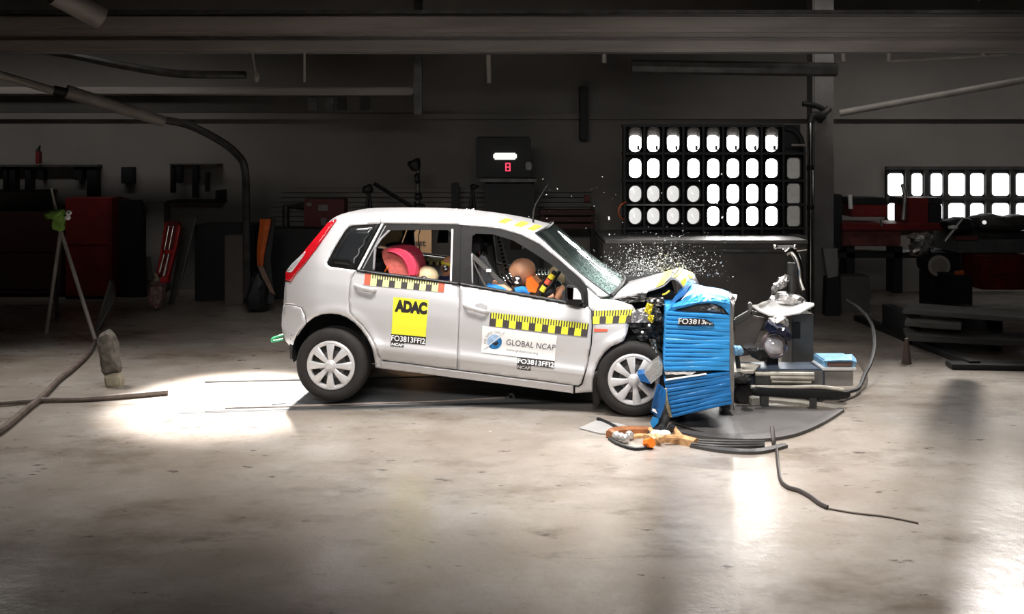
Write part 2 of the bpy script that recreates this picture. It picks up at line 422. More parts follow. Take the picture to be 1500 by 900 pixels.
def inset(poly, d):
    n = len(poly); A = sum(poly[i][0] * poly[(i + 1) % n][1] - poly[(i + 1) % n][0] * poly[i][1] for i in range(n)); s = 1 if A > 0 else -1; out = []
    for i in range(n):
        p0, p1, p2 = Vector(poly[i - 1]), Vector(poly[i]), Vector(poly[(i + 1) % n])
        a = (p1 - p0).normalized(); b = (p2 - p1).normalized(); nrm = Vector((-a.y - b.y, a.x + b.x))
        if nrm.length < 1e-6: nrm = Vector((-a.y, a.x))
        nrm.normalize(); c = max(.35, nrm.dot(Vector((-a.y, a.x)))); out.append(p1 + nrm * (s * d / c))
    return out
def inside(p, poly):
    x, y = p; r = False; j = len(poly) - 1
    for i in range(len(poly)):
        xi, yi = poly[i]; xj, yj = poly[j]
        if (yi > y) != (yj > y) and x < (xj - xi) * (y - yi) / (yj - yi) + xi: r = not r
        j = i
    return r
def tri2d(poly, grid=6, step=5):
    o = dens([Vector(p) for p in poly], step); n = len(o)
    xs = [p.x for p in o]; ys = [p.y for p in o]; pts = list(o)
    y = min(ys) + grid * .5
    while y < max(ys):
        x = min(xs) + grid * .5
        while x < max(xs):
            p = Vector((x, y))
            if inside(p, o) and min((p - q).length for q in o) > grid * .55: pts.append(p)
            x += grid
        y += grid
    vv, _, ff, _, _, _ = geometry.delaunay_2d_cdt(pts, [], [list(range(n))], 1, 1e-4)
    return vv, ff
def panel(name, poly, m, parent, off=0.0, th=.016, grid=6, ins=.45, far=False, f=None, step=5, ang=30, build=True):
    f = f or (lambda x, y: S(x, y, off))
    vv, ff = tri2d(inset(poly, ins) if ins else poly, grid, step)
    mb = MB(); P3 = [f(p.x, p.y) for p in vv]
    dv = Vector((0, th, 0))
    A = [mb.V(mir(p) if far else p) for p in P3]; B = [mb.V(mir(p + dv) if far else p + dv) for p in P3]
    cnt = {}
    for q in ff:
        a, b, c = (P3[i] for i in q[:3])
        out = (b - a).cross(c - a).y > 0
        q = list(q)[::-1] if out != far else list(q)
        mb.face([A[i] for i in q]); mb.face([B[i] for i in q[::-1]])
        for i in range(len(q)): cnt[(q[i], q[(i + 1) % len(q)])] = 1
    for (i, j) in list(cnt):
        if (j, i) not in cnt: mb.face([A[j], A[i], B[i], B[j]])
    return mb.build(name, m, parent, ang=ang, norm=False)
def both(name, *a, **k):
    o = panel(name, *a, **k); panel(name, *a, far=True, **k); return o
def ring(name, outer, inner, m, parent, off=0.0, th=.02, far=False, n=60):
    def res(poly):
        L = [0]
        for i in range(len(poly)): L.append(L[-1] + (Vector(poly[(i + 1) % len(poly)]) - Vector(poly[i])).length)
        out = []
        for k in range(n):
            d = L[-1] * k / n
            for i in range(len(poly)):
                if d <= L[i + 1]:
                    t = (d - L[i]) / max(1e-6, L[i + 1] - L[i]); out.append(Vector(poly[i]).lerp(Vector(poly[(i + 1) % len(poly)]), t)); break
        return out
    assert len(outer) == len(inner)
    O, I = [], []
    for i in range(len(outer)):
        for k in range(8):
            t = k / 8; O.append(Vector(outer[i]).lerp(Vector(outer[(i + 1) % len(outer)]), t)); I.append(Vector(inner[i]).lerp(Vector(inner[(i + 1) % len(inner)]), t))
    mb = MB(); mm = mir if far else (lambda p: p); N = len(O)
    rows = [[mb.V(mm(S(p.x, p.y, off))) for p in O], [mb.V(mm(S(p.x, p.y, off))) for p in I], [mb.V(mm(S(p.x, p.y, off + th))) for p in I], [mb.V(mm(S(p.x, p.y, off + th))) for p in O]]
    for r in range(4):
        for i in range(N): mb.face([rows[r][i], rows[r][(i + 1) % N], rows[(r + 1) % 4][(i + 1) % N], rows[(r + 1) % 4][i]])
    return mb.build(name, m, parent)
def decal(mb, quad, m, off=-.004, n=8, f=None):      # a flat print that follows the body side
    q = bil(quad); ff = f or (lambda p: S(p.x, p.y, off))
    mb.grid([[ff(q(i / n, j / n)) for i in range(n + 1)] for j in range(n + 1)], m)
car = thing('car', 'silver five-door hatchback with its crushed nose in the blue barrier', 'car', CO, rotz=PSI, local=True)

GUT = [(481, 326), (486, 321.5), (494, 319.5), (520, 318.5), (560, 318), (620, 318.5), (668, 321.5), (710, 326.5), (750, 334), (784, 343.5)]
APL = [(784, 343.5), (797, 354), (810, 366.5), (830, 384), (850, 401.5), (870, 417), (893, 434)]     # near edge of the windscreen
FTOP = [(557, 327.5), (610, 328), (668, 329), (686, 331), (730, 335), (762, 344), (790, 358), (820, 382), (850, 408.5), (859, 419)]
# --- roof
def roof_v(px, py): return vs(px, py)
def roof(name, m, dw, crown, parent, th):
    rows = []
    g = spline([(p[0], p[1], 0) for p in GUT], 4)
    for p in g:
        a = S(p.x, p.y); b = mir(a); row = []
        for k in range(17):
            s = k / 16; q = a.lerp(b, s); c = 1 - (2 * s - 1) ** 2
            edge = min(s, 1 - s) * 16
            q = q + Vector((.07 * c * max(0, (p.x - 690) / 94) - .03 * c * max(0, (500 - p.x) / 20), 0, crown * (1 - (2 * s - 1) ** 4) + dw)); row.append(q)
        rows.append(row)
    mb = MB(); mb.slab(rows, (0, 0, -th)); return mb.build(name, m, parent)
roof('roof', PAINT, 0, .022, car, .012)
roof('headliner', TRIMG, -.03, .02, car, .01)
# --- near and far cantrail with the A pillar
rail = GUT[2:] + APL[1:] + [(880, 437), (868, 427)] + FTOP[::-1] + [(556.5, 322)]
both('side_rail', [(557, 318.5)] + GUT[5:] + APL[1:] + [(880, 437), (866, 426.5)] + FTOP[::-1], PAINT, car, grid=4, step=4, ins=.08, th=.05)
# --- quarter panel, bumper, tail lamp, quarter window
REARCUT = [(521.5, 396), (514.5, 408), (512, 420), (510.5, 440), (512, 458), (520, 467), (532, 478), (543, 494), (550, 508), (554, 522), (560, 528)]
ARCH = [(549.5, 539), (548.5, 528), (545, 511), (538, 496), (529, 483.5), (519, 473), (508, 465.5), (496, 461), (484, 459.8), (472, 461), (460, 465.5), (449, 474), (441, 484), (435, 493), (432.5, 499)]
both('quarter_panel', [(494, 319.5), (520, 318.5), (557, 318.2), (557, 327.5), (556, 328.5), (516, 331), (511, 333), (504.5, 340), (490, 364), (479.5, 384), (479.5, 388), (484, 391)] + REARCUT + [(560, 540)] + ARCH[:12] + [(447, 462), (441, 450), (430, 447), (415.5, 446), (417.6, 412), (426, 413), (432.5, 403), (447, 386), (465, 363)], PAINT, car, grid=3.6, step=3.6, ins=.35, th=.03)
both('rear_bumper', [(415.5, 446.6), (430, 447.6), (440.5, 450.5), (446.5, 462.5)] + [(448.5, 474.5)] + ARCH[12:] + [(430, 506), (424, 507), (418, 500), (414, 488), (412.5, 478), (413, 462)], PAINT, car, grid=5, ins=.3, th=.03)
TL = [(493, 322), (480.5, 326), (478, 329), (462, 348), (448, 365), (432, 384), (418.5, 398), (417.6, 411), (426, 412.5), (432, 403), (447, 385.5), (465, 362), (481, 339)]
for far in (False, True):
    tl = panel('tail_lamp', TL, RED, car, off=-.012, far=far, grid=4, ins=0, th=.03)
    panel('reversing_lamp', [(447.5, 368), (442, 373), (427, 387), (419.5, 397), (420, 399), (427, 399), (436, 387), (445, 374.5)], LAMPCL, tl, off=-.016, far=far, grid=4, ins=0, th=.01)
    qf = [(557, 328), (515.5, 330.5), (511, 332.5), (504, 340), (490, 363), (479, 384.5), (479, 388.5), (484.5, 391.5), (521.5, 396), (537, 366)]
    panel('quarter_window', qf, WINBLK, car, off=.006, far=far, grid=6, ins=0, th=.006) if not far else panel('quarter_window', inset(qf, 3), TINT, car, off=.01, far=True, grid=8, ins=0, th=.004)
qw = [o for o in car.children if o.name == 'quarter_window'][0]
panel('pane', [(549, 333), (519, 335.5), (508, 343.5), (496, 363), (486, 382), (489, 386), (520, 390), (533, 364)], mat('quarter_glass', (.010, .011, .012), .2, spec=.3), qw, off=.001, grid=7, ins=0, th=.003)
# --- doors (below the belt line) and sills
BELTL = [(521.5, 396.5), (560, 402), (600, 407.2), (640, 412), (673, 416.3)]
both('rear_door', BELTL + [(673, 440), (671, 500), (669, 542)] + [(640, 538.5), (600, 533), (572, 529.5)] + REARCUT[::-1][:10], PAINT, car, grid=3.6, step=3.6, th=.05)
both('front_door', [(673, 416.3), (720, 424), (770, 433), (820, 442), (861, 450), (866.5, 456), (867, 480), (865.5, 505), (860, 535), (852, 562), (847, 566), (800, 559), (740, 551.5), (669, 542), (671, 500), (673, 440)], PAINT, car, grid=3.6, step=3.6, th=.05)
both('sill', [(550, 529), (560, 529.5), (572, 530.5), (600, 534), (640, 539.5), (669, 543), (740, 552.5), (800, 560), (840, 565.5), (840, 577), (800, 571.5), (740, 563.5), (700, 558.5), (650, 552), (600, 545.5), (560, 540.5), (551, 539)], PAINT, car, grid=2.6, step=2.6, ins=.3, th=.04)
FARCH = [(868, 575), (869, 558), (872, 543), (878, 529), (886, 517), (896, 508), (906, 504), (914, 500)]
both('front_fender', [(861.5, 451), (860, 421), (868, 428), (880, 437.6), (895, 438.5), (912, 442), (926, 447), (931, 453), (926, 464), (922, 474), (919, 488)] + FARCH[::-1] + [(842, 576.5), (842, 566.5), (848, 567), (853, 563), (861, 535), (866.5, 505), (868, 480), (867.5, 456)], PAINT, car, grid=5, th=.02)
# --- window frames
doors = {o.name: o for o in car.children}
RO = [(558, 328), (610, 328.3), (668, 329.3), (675, 330), (674, 372), (673, 417), (640, 412.5), (600, 407.5), (560, 402.3), (522, 396.8), (540, 362)]
RI = [(570, 337.5), (612, 337), (655, 337), (661, 341), (661.5, 372), (661.5, 412.2), (635, 408.8), (600, 404), (565, 399.5), (546.5, 396.8), (549, 362)]
FO = [(676, 330.3), (686, 331), (730, 335), (762, 344), (790, 358), (820, 382), (850, 408.5), (858, 419), (860, 451), (820, 443), (770, 434), (720, 425), (674, 417.3), (675, 370)]
FI = [(692, 346), (697, 342.5), (722, 343.3), (752, 352.5), (783, 371.5), (810, 389.5), (828, 404), (829, 420), (828, 441.5), (806, 437.5), (765, 430.5), (722, 422.5), (691, 417), (690.5, 370)]
for far in (False, True):
    sfx = '.001' if far else ''
    rd, fd = doors['rear_door' + sfx], doors['front_door' + sfx]
    ring('window_frame', RO, RI, FRAMEBL, rd, .004, .035, far)
    ring('window_frame', FO, FI, FRAMEBL, fd, .004, .035, far)
    panel('belt_moulding', [(522, 395), (560, 400.3), (600, 405.2), (640, 410.2), (673, 414.5), (673, 418.2), (640, 413.8), (600, 409), (560, 404), (522, 398)], BLACKPL, rd, -.012, .03, 4, .0, far)
    panel('belt_moulding', [(673.5, 414.5), (720, 422.3), (770, 431), (820, 439.5), (858, 447), (858, 451.5), (820, 444.2), (770, 435.2), (720, 426.3), (673.5, 418.2)], BLACKPL, fd, -.012, .03, 4, .0, far)
    panel('quarter_light_bar', [(545.5, 397), (548, 362), (556, 350), (569, 337), (571.5, 338), (558.5, 351), (550.5, 363), (548, 397)], LGREY, rd, 0, .03, 4, 0, far)
    if not far:
        panel('frame_strip', [(558.5, 328), (561.5, 328), (526, 396.5), (522.5, 396)], WHTV, rd, -.002, .012, 4, 0)
        panel('frame_strip', [(564, 331), (565.5, 331), (531, 396.5), (529.5, 396)], LGREY, rd, -.001, .012, 4, 0)
        panel('mirror_gusset', [(827, 402), (850, 421), (857.5, 430), (858, 449), (828, 441)], FRAMEBL, fd, -.002, .03, 5, 0)
        panel('door_seal', [(661.5, 336), (664, 336), (661.5, 413), (659, 413)], WHTV, rd, .002, .03, 4, 0)
        panel('door_seal', [(690, 372), (692, 372), (693, 417.5), (691, 417)], LGREY, fd, .0, .03, 4, 0)
rd, fd = doors['rear_door'], doors['front_door']
panel('pillar_cover', [(668, 330), (690, 331.5), (690, 418), (672, 416), (662, 414)], FRAMEBL, car, .012, .05, 6, 0)
panel('pillar_cover', [(668, 330), (690, 331.5), (690, 418), (672, 416), (662, 414)], FRAMEBL, car, .012, .05, 6, 0, far=True)
# door handles
def handle(parent, pts, w0):
    c = [S(x, y, -.03) for x, y in pts]; c[0] = S(*pts[0], .01); c[-1] = S(*pts[-1], .01)
    MB().path(spline(c, 6), .021, 10, PAINT, flat=(.55, .9)).build('door_handle', PAINT, parent, ang=60)
    x, y = pts[-2]
for d, pts in ((rd, [(519, 418.5), (524, 420.5), (534, 423), (546, 425.5), (551, 426)]), (fd, [(679, 447.5), (684, 449.5), (695, 453), (710, 457), (716, 458)])): handle(d, pts, 1)
panel('handle_recess', [(696, 447), (702, 443.5), (709, 444), (713.5, 449), (713, 456), (706, 459), (699, 456.5)], mat('recess_shade', (.36, .355, .36), .3), fd, -.003, .004, 3, 0)  # flat patch, shade of the handle recess put into a darker body colour
panel('handle_recess', [(528, 419), (534, 415), (541, 416), (545, 420), (544, 425), (537, 427), (531, 424.5)], mat('recess_shade_rear', (.36, .355, .36), .3), rd, -.003, .004, 3, 0)  # same for the rear handle: recess shade painted on a flat patch
# door mirror (folded, its black glass side to the rear)
mm = MB(); a = [cc(*p, -.09) for p in ((829, 419), (843, 421.5), (850, 430), (852, 441), (830, 440))]
mm.prism(a, (0, .1, 0)); bmesh.ops.bevel(mm.bm, geom=list(mm.bm.edges), offset=.012, segments=3, affect='EDGES')
mo = mm.build('door_mirror', BLACKPL, fd)
MB().prism([cc(*p, -.1) for p in ((831, 421), (839.5, 422.5), (838.5, 438.5), (831.5, 438))], (0, .012, 0)).build('mirror_glass', mat('mirror_glass', (.25, .10, .09), .08, 1), car)  # reddish colour paints a red reflection into the glass
MB().prism([cc(*p, -.105) for p in ((840.5, 422.5), (845, 424), (850, 431), (851.5, 439), (839.5, 438.5))], (0, .03, 0)).build('mirror_cover', WHTV, car)
MB().prism([cc(*p, -.08) for p in ((828, 440), (851, 440.5), (854, 444), (848, 448), (830, 444))], (0, .12, 0)).build('mirror_foot', BLACKPL, car)
# --- tailgate (hidden side) and rear wrap
rear = [(481, 326), (478, 329), (462, 348), (448, 365), (432, 384), (418.5, 398), (417, 420), (415.5, 446), (413, 462), (412.5, 478), (414, 488), (424, 506)]
rows = []
for p in rear:
    a = S(*p); b = mir(a); rows.append([a.lerp(b, k / 12) + Vector((-.03 * (1 - (k / 6 - 1) ** 2), 0, 0)) for k in range(13)])
def slab_part(name, rows, off, m): 
    mb = MB(); mb.slab(rows, off); return mb.build(name, m, car)
slab_part('tailgate', rows[6:8], (.03, 0, 0), PAINT)
slab_part('rear_window', rows[:7], (.02, 0, 0), TINT)
slab_part('bumper_centre', rows[7:], (.04, 0, 0), PAINT)
# --- floor pan, wheel wells, bulkhead, cabin
def vslab(name, poly, v0, v1, m, parent=None):
    mb = MB(); mb.prism([cc(x, y, .05) + Vector((0, v0 - .05, 0)) for x, y in poly], (0, v1 - v0, 0)); return mb.build(name, m, parent or car)
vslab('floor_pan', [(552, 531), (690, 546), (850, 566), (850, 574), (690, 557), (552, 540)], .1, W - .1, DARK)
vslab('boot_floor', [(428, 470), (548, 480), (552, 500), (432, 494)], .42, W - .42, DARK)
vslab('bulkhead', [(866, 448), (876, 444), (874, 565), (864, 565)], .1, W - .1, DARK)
vslab('dashboard', [(822, 430), (850, 425), (882, 438), (868, 470), (840, 466), (822, 445)], .13, W - .13, TRIMG)
vslab('parcel_shelf', [(470, 396), (520, 402), (520, 406), (470, 401)], .25, W - .25, TRIMG)
for (ax, ay, ar, arch) in ((487, 518, 60, ARCH), (929, 558, 61, None)):
    pts = [(ax + (ar - 1) * math.cos(R(a)), ay - (ar - 1) * math.sin(R(a))) for a in range(-15, 196, 8)]
    for far in (False, True):
        mb = MB(); q = [cc(x, y, .05) for x, y in pts]; mm_ = mir if far else (lambda p: p)
        a = [mb.V(mm_(p)) for p in q]; b = [mb.V(mm_(p + Vector((0, .36, 0)))) for p in q]; c = [mb.V(mm_(p * 1)) for p in [Vector((k.x, .41, k.z)) for k in q]]
        for i in range(len(a) - 1): mb.face([a[i], a[i + 1], b[i + 1], b[i]])
        mb.face(b)
        for v in c: mb.bm.verts.remove(v)
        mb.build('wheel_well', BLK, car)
panel('mud_flap', [(426, 491), (431.5, 490), (432.5, 499), (430, 520), (430.5, 527), (425, 526), (423.5, 510)], RUBBER, car, .0, .02, 5, 0)
panel('mud_flap', [(870.5, 545), (876, 544), (877, 570), (879, 590), (874.5, 597), (868.5, 592), (868, 566)], RUBBER, car, .0, .02, 5, 0)
MB().path(spline([cc(415, 491, .32), cc(407, 493.5, .3), cc(399.5, 496.5, .3), cc(399, 500, .32), cc(407, 499, .34), cc(415, 497, .36)], 5), .011, 8).build('tow_loop', GREEN, car)['label'] = 'green tow loop at the rear bumper'
# --- wheels
def wheel(cx, cy, v0, Rt, Rc, yaw, rot, far=False):
    c = cc(cx, cy, v0); ax = Vector((math.sin(yaw), -math.cos(yaw), 0))
    if far: c = mir(c); ax = Vector((ax.x, -ax.y, 0))
    wd = .175
    pr = [(Rc - .012, -.03), (Rc + .004, -.002), (Rc + .012, .004), (Rc + .04, .010), (Rt - .028, .006), (Rt - .012, -.008), (Rt - .002, -.026), (Rt, -.04)]
    for k in range(7):
        z = -.04 - .016 * k; pr += [(Rt, z), (Rt, z - .007), (Rt - .006, z - .008), (Rt - .006, z - .011), (Rt, z - .012)]
    pr += [(Rt, -.15), (Rt - .02, -.168), (Rc + .01, -wd), (Rc - .01, -.16)]
    ty = MB().lathe(pr, c, ax, 64).build('tyre', RUBBER, car, ang=50)
    MB().lathe([(0, -.065), (Rc - .004, -.06), (Rc - .004, -.15), (.08, -.16), (0, -.16)], c, ax, 40).build('rim', DSTEEL, ty)
    MB().lathe([(.05, -.05), (.115, -.05), (.115, -.058), (.05, -.058)], c, ax, 32).build('brake_disc', STEEL, ty)
    mb = MB(); mb.lathe([(Rc + .004, -.012), (Rc, .004), (Rc - .012, .010), (Rc - .030, .006), (Rc - .036, -.004), (Rc - .036, -.02)], c, ax, 64)
    a = Vector((0, 0, 1)); b = ax.cross(a)
    for k in range(8):
        th = rot + k * math.pi / 4; d = a * math.cos(th) + b * math.sin(th); s = ax.cross(d)
        r0, r1 = .036, Rc - .022
        st = [(r0, .017, .012), (r0 + .05, .021, .022), (r0 + .1, .029, .020), (r1, .037, .010)]
        rows = []
        for r, hw, z in st: rows.append([c + d * r + s * (hw * q) + ax * (z - e) for q, e in ((-1, .022), (-1, .004), (-.72, 0), (.72, 0), (1, .004), (1, .022))])
        mb.grid(rows)
    mb.lathe([(.05, -.01), (.05, .012), (.042, .022), (.036, .024), (.034, .03), (.026, .035), (0, .037)], c, ax, 32)
    mb.build('wheel_cover', SILVER, ty, ang=32)
    return ty
wheel(484.5, 535.8, .015, .307, .204, R(0), 0)
wheel(928.5, 556.5, .005, .302, .206, R(2), R(8))
wheel(484.5, 535.8, .015, .307, .204, 0, .2, True); wheel(928.5, 556.5, .03, .302, .206, 0, .3, True)
MB().tube(cc(487, 536, .2), mir(cc(487, 536, .2)), .035).build('rear_axle', DARK, car)
# --- windscreen
g = spline([(*p, 0) for p in APL], 4); rows = []
for i, p in enumerate(g):
    a = S(p.x, p.y, .02); b = mir(a); row = []
    for k in range(25):
        s = k / 24; c = 1 - (2 * s - 1) ** 2; q = a.lerp(b, s) + Vector((.10 * c, 0, .045 * c)); row.append(q)
    rows.append(row)
mb = MB(); gg = mb.grid(rows); N = len(gg)
crk = {}
for i in range(N):
    for k in range(25):
        crk[gg[i][k].index] = 0
ws_w = []
for i in range(N):
    for k in range(25):
        t = i / (N - 1); s = k / 24
        d = math.hypot((1 - t) * 1.0, (s - .25) * .9)
        ws_w.append(min(.9, max(.04, 1.1 - 2.0 * d)) + .10 * t)
ws = mb.build('windscreen', WIND, car, norm=False)
at = ws.data.attributes.new('crack', 'FLOAT', 'POINT')
for i, x in enumerate(ws_w): at.data[i].value = x
ed = MB()
ed.path([r[0] + Vector((0, -.004, .004)) for r in rows], .009, 6); ed.build('windscreen_seal', BLACKPL, car)
MB().path([rows[0][k] + Vector((0, 0, .006)) for k in range(25)], .009, 6).build('windscreen_seal', BLACKPL, car)
MB().path([rows[-1][k] + Vector((.01, 0, .004)) for k in range(25)], .016, 6).build('windscreen_seal', BLACKPL, car)
# --- bonnet, buckled upwards
st = [((893, 437), (921, 413)), ((912, 434), (932, 410)), ((930, 430.5), (944, 407)), ((950, 425), (962, 402)), ((972, 417.5), (984, 397)), ((984, 407), (996, 393.5)), ((995, 412), (1006, 396)), ((1002, 424), (1018, 404)), ((1004, 440), (1026, 424))]
ext = []
for n_, m_ in st:
    a = cc(*n_, .12); c = cc(*m_, .84); b = mir(a) - Vector((0, 0, .13)); row = []
    for k in range(15):
        s = k / 14; q = a * ((1 - s) * (1 - 2 * s)) + c * (4 * s * (1 - s)) + b * (s * (2 * s - 1)); row.append(q)
    ext.append(row)
rows = [[Vector(p) for p in q] for q in zip(*[spline([r[k] for r in ext], 3) for k in range(15)])]
mb = MB(); mb.slab(rows, (0, 0, -.014)); bon = mb.build('bonnet', PAINT, car, ang=55)
def on_bonnet(a, b):       # a along the car 0..1, b across 0..1
    i = a * (len(rows) - 1); j = b * 14; i0 = min(int(i), len(rows) - 2); j0 = min(int(j), 13); x, y = i - i0, j - j0
    return rows[i0][j0] * (1 - x) * (1 - y) + rows[i0 + 1][j0] * x * (1 - y) + rows[i0][j0 + 1] * (1 - x) * y + rows[i0 + 1][j0 + 1] * x * y + Vector((0, 0, .006)) + Vector((0, -.005, 0))
for a0, a1, m_ in ((.43, .50, YELT), (.62, .68, YELT), (.505, .60, GRYV), (.78, .85, YELT)):
    mb = MB(); mb.grid([[on_bonnet(a0 + (a1 - a0) * i / 4, .0 + .95 * j / 12) for j in range(13)] for i in range(5)]); mb.build('bonnet_tape', m_, car)
mb = MB(); lettering(mb, '2FF', lambda x, y: on_bonnet(.515 + .075 * y, .02 + .42 * x) + Vector((0, -.003, .004)), WHTV, .02); mb.build('bonnet_lettering', None, car)
# --- engine bay wreckage seen between fender, bonnet and barrier
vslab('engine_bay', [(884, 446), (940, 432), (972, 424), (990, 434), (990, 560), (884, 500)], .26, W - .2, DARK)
def crumple(name, cs, m, parent, seed, amp=.02, th=.006, n=9, f=None):
    rnd = random.Random(seed); q = bil([(*c[:2], c[2]) for c in cs]); rows = []
    for j in range(n + 1):
        row = []
        for i in range(n + 1):
            p = q(i / n, j / n); v = p.z + rnd.uniform(-amp, amp) * 2; row.append(cc(p.x + rnd.uniform(-.6, .6), p.y + rnd.uniform(-.6, .6), v))
        rows.append(row)
    mb = MB(); mb.slab(rows, (0, th, .0), m); return mb.build(name, m, parent, ang=20)
crumple('wing_liner', [(918, 474, .03), (972, 473, .06), (966, 497, .1), (938, 500, .05)], BLACKPL, car, 1, .01)
crumple('wing_liner', [(932, 480, .08), (974, 480, .1), (972, 530, .14), (952, 512, .1)], DSTEEL, car, 2, .02)
crumple('crumpled_fender', [(926, 456, .02), (946, 450, .05), (958, 472, .06), (925, 473, .03)], PAINT, car, 3, .015)
crumple('crumpled_fender', [(946, 448, .02), (966, 452, .04), (972, 472, .03), (956, 470, .04)], STEEL, car, 4, .02)
crumple('headlamp_shard', [(946, 436, .1), (972, 436, .1), (974, 448, .08), (950, 452, .08)], FOIL, car, 5, .02)
crumple('headlamp_shard', [(905, 438, .12), (948, 427, .12), (945, 442, .1), (915, 444, .1)], STEEL, car, 6, .012)
crumple('torn_tape', [(948, 444, -.01), (957, 447, 0), (953, 462, .0), (944, 456, -.01)], YELT, car, 7, .008)
crumple('torn_tape', [(951, 461, -.01), (958, 463, 0), (956, 474, .0), (948, 468, -.01)], YELT, car, 8, .008)
MB().path(spline([cc(971, 432, .1), cc(976, 430, .08), cc(981, 426, .08)], 5), .008, 6).build('wire', YELT, car)
crumple('strut', [(951, 497, .02), (960, 498, .0), (966, 527, .02), (958, 527, .02)], STEEL, car, 9, .01)
for p in ((951, 477), (941, 487), (955, 441), (964, 441)): MB().ball(cc(*p, -.0), .012, n=10).build('bolt', WHTV, car)
# --- roof fittings
MB().path(spline([S(786, 333, .5), cc(781, 325, .82), cc(783, 305, .82), cc(789, 292, .82), cc(802, 271, .82)], 8), [.012 - .009 * i / 32 for i in range(33)], 6).build('aerial', BLACKPL, car)
for px in (667, 669, 681, 684, 687.5, 691.5, 694): MB().tube(cc(px, 312, .6), cc(px, 305.5 + random.random() * 2, .6), .006).build('roof_pin', WHTV, car)
def on_roof(px, s):
    p = None
    for i in range(len(GUT) - 1):
        if GUT[i][0] <= px <= GUT[i + 1][0]:
            t = (px - GUT[i][0]) / (GUT[i + 1][0] - GUT[i][0]); p = (px, GUT[i][1] + t * (GUT[i + 1][1] - GUT[i][1]))
    a = S(*p); q = a.lerp(mir(a), s); c = 1 - (2 * s - 1) ** 2; return q + Vector((.07 * c * max(0, (px - 690) / 94), 0, .022 * (1 - (2 * s - 1) ** 4) + .004))
for a0, a1, m_ in ((726, 736, mat('ochre_tape', (.62, .40, .05), .5)), (749, 759, YELT), (768, 777, YELT)):
    mb = MB(); mb.grid([[on_roof(a0 + (a1 - a0) * i / 4, .08 + .3 * j / 8) for j in range(9)] for i in range(5)]); mb.build('roof_tape', m_, car)
# --- rulers, stickers, lettering
def ruler(quad, n, m1, m2, parent=car, first=True, reds=(), f=None, label=None):
    q = bil(quad); ff = f or (lambda p: S(p.x, p.y, -.005)); mb = MB(); sub = 5; N = n * sub
    ys = [0, .44, .56, 1]
    g = [[mb.V(ff(q(i / N, y))) for i in range(N + 1)] for y in ys]
    for i in range(N):
        blk = i // sub; dark = (blk % 2 == 0) == first
        for r in range(3):
            if r == 0: m = m1 if dark else m2
            elif r == 1: m = (m1 if dark and i % 2 == 0 else (m1 if dark else m2)) if dark else m2
            else: m = m1 if i % 2 == 0 else m2
            if blk in reds: m = REDV
            mb.face([g[r][i], g[r][i + 1], g[r + 1][i + 1], g[r + 1][i]], m)
    o = mb.build('measuring_tape', None, parent, norm=False)
    o['label'] = label or 'yellow and black measuring tape'
    return o
PYEL = mat('pale_yellow_vinyl', (.90, .83, .33), .5, 0, .03)
ruler([(535, 399), (652, 412.5), (650, 428.5), (533, 417.5)], 13, GRYV, PYEL, reds=(0, 12), label='pale yellow measuring tape with red ends below the rear window')
ruler([(718.5, 457.8), (862.5, 474.5), (860, 493.8), (716.5, 477.5)], 15, GRYV, YEL, label='long yellow measuring tape on the front door')
ruler([(868.5, 455.5), (930, 453.5), (925, 473), (868.5, 475)], 6, GRYV, YEL, first=False, label='creased yellow measuring tape on the fender')
def farf(p): return cc(p.x, p.y, W - .11)
ruler([(624, 379), (662, 382.5), (662, 391), (624, 387)], 8, GRYV, PYEL, f=farf, label='measuring tape inside the far rear door')
def sticker(name, quad, m, label=None):
    mb = MB(); decal(mb, quad, m, -.0045); o = mb.build(name, m, car, norm=False)
    if label: o['label'] = label
    return o
def words(par, body, quad, m, bold=0, sp=1, off=-.0065, name='lettering'):
    q = bil(quad); mb = MB(); lettering(mb, body, lambda a, b: (lambda p: S(p.x, p.y, off))(q(a, b)), m, bold, sp); return mb.build(name, None, par, norm=False)
s1 = sticker('sticker', [(576.5, 435.5), (627.5, 440), (623.5, 494), (573.3, 489.5)], YEL, 'yellow square sticker reading ADAC')
words(s1, 'ADAC', [(579, 438.8), (626.3, 443), (625.2, 461.5), (577.8, 456.8)], BLKV, .075, .98)
s2 = sticker('sticker', [(573, 488.8), (624, 494), (623, 505.5), (572.5, 500.8)], BLKV, 'black strip with a white test number on the rear door')
words(s2, 'FO3813FFI2', [(573.5, 491), (623, 496.2), (622.4, 504.3), (573, 499.3)], WHTV, .012)
s3 = sticker('sticker', [(572.5, 501), (592, 502.8), (591.3, 509), (572, 507)], GRYV, 'small NCAP tag on the rear door')
words(s3, 'NCAP', [(574, 502.4), (591.2, 504), (590.6, 508), (573.4, 506.2)], WHTV, .01)
s4 = sticker('sticker', [(706.5, 477.5), (816, 492), (812.5, 529), (705, 516.5)], WHTV, 'white sponsor panel with a blue eye logo')
words(s4, 'GLOBAL NCAP', [(742.3, 497), (814.3, 505.5), (812.5, 513.5), (741.5, 505.5)], mat('charcoal_print', (.08, .075, .09), .5), 0, 1.02)
words(s4, 'www.globalncap.org', [(741.5, 510.3), (788.5, 516.3), (788, 520.6), (741.5, 514.6)], LGREY)
lc = (724.3, 501); lr = 10.8
def disc(name, a0, a1, r0, r1, m, off, c=lc, par=s4):
    mb = MB(); n = 24
    mb.grid([[S(c[0] + r * math.cos(R(a0 + (a1 - a0) * i / n)), c[1] - r * math.sin(R(a0 + (a1 - a0) * i / n)), off) for i in range(n + 1)] for r in (max(r0, .05), r1)])
    return mb.build(name, m, par, norm=False)
disc('logo_half', 33, 213, 0, lr, BLUEL, -.0065); disc('logo_half', 213, 393, 0, lr, BLUED, -.0065)
disc('logo_pupil', 200, 385, 0, 4.4, BLKV, -.008, (725.5, 502))
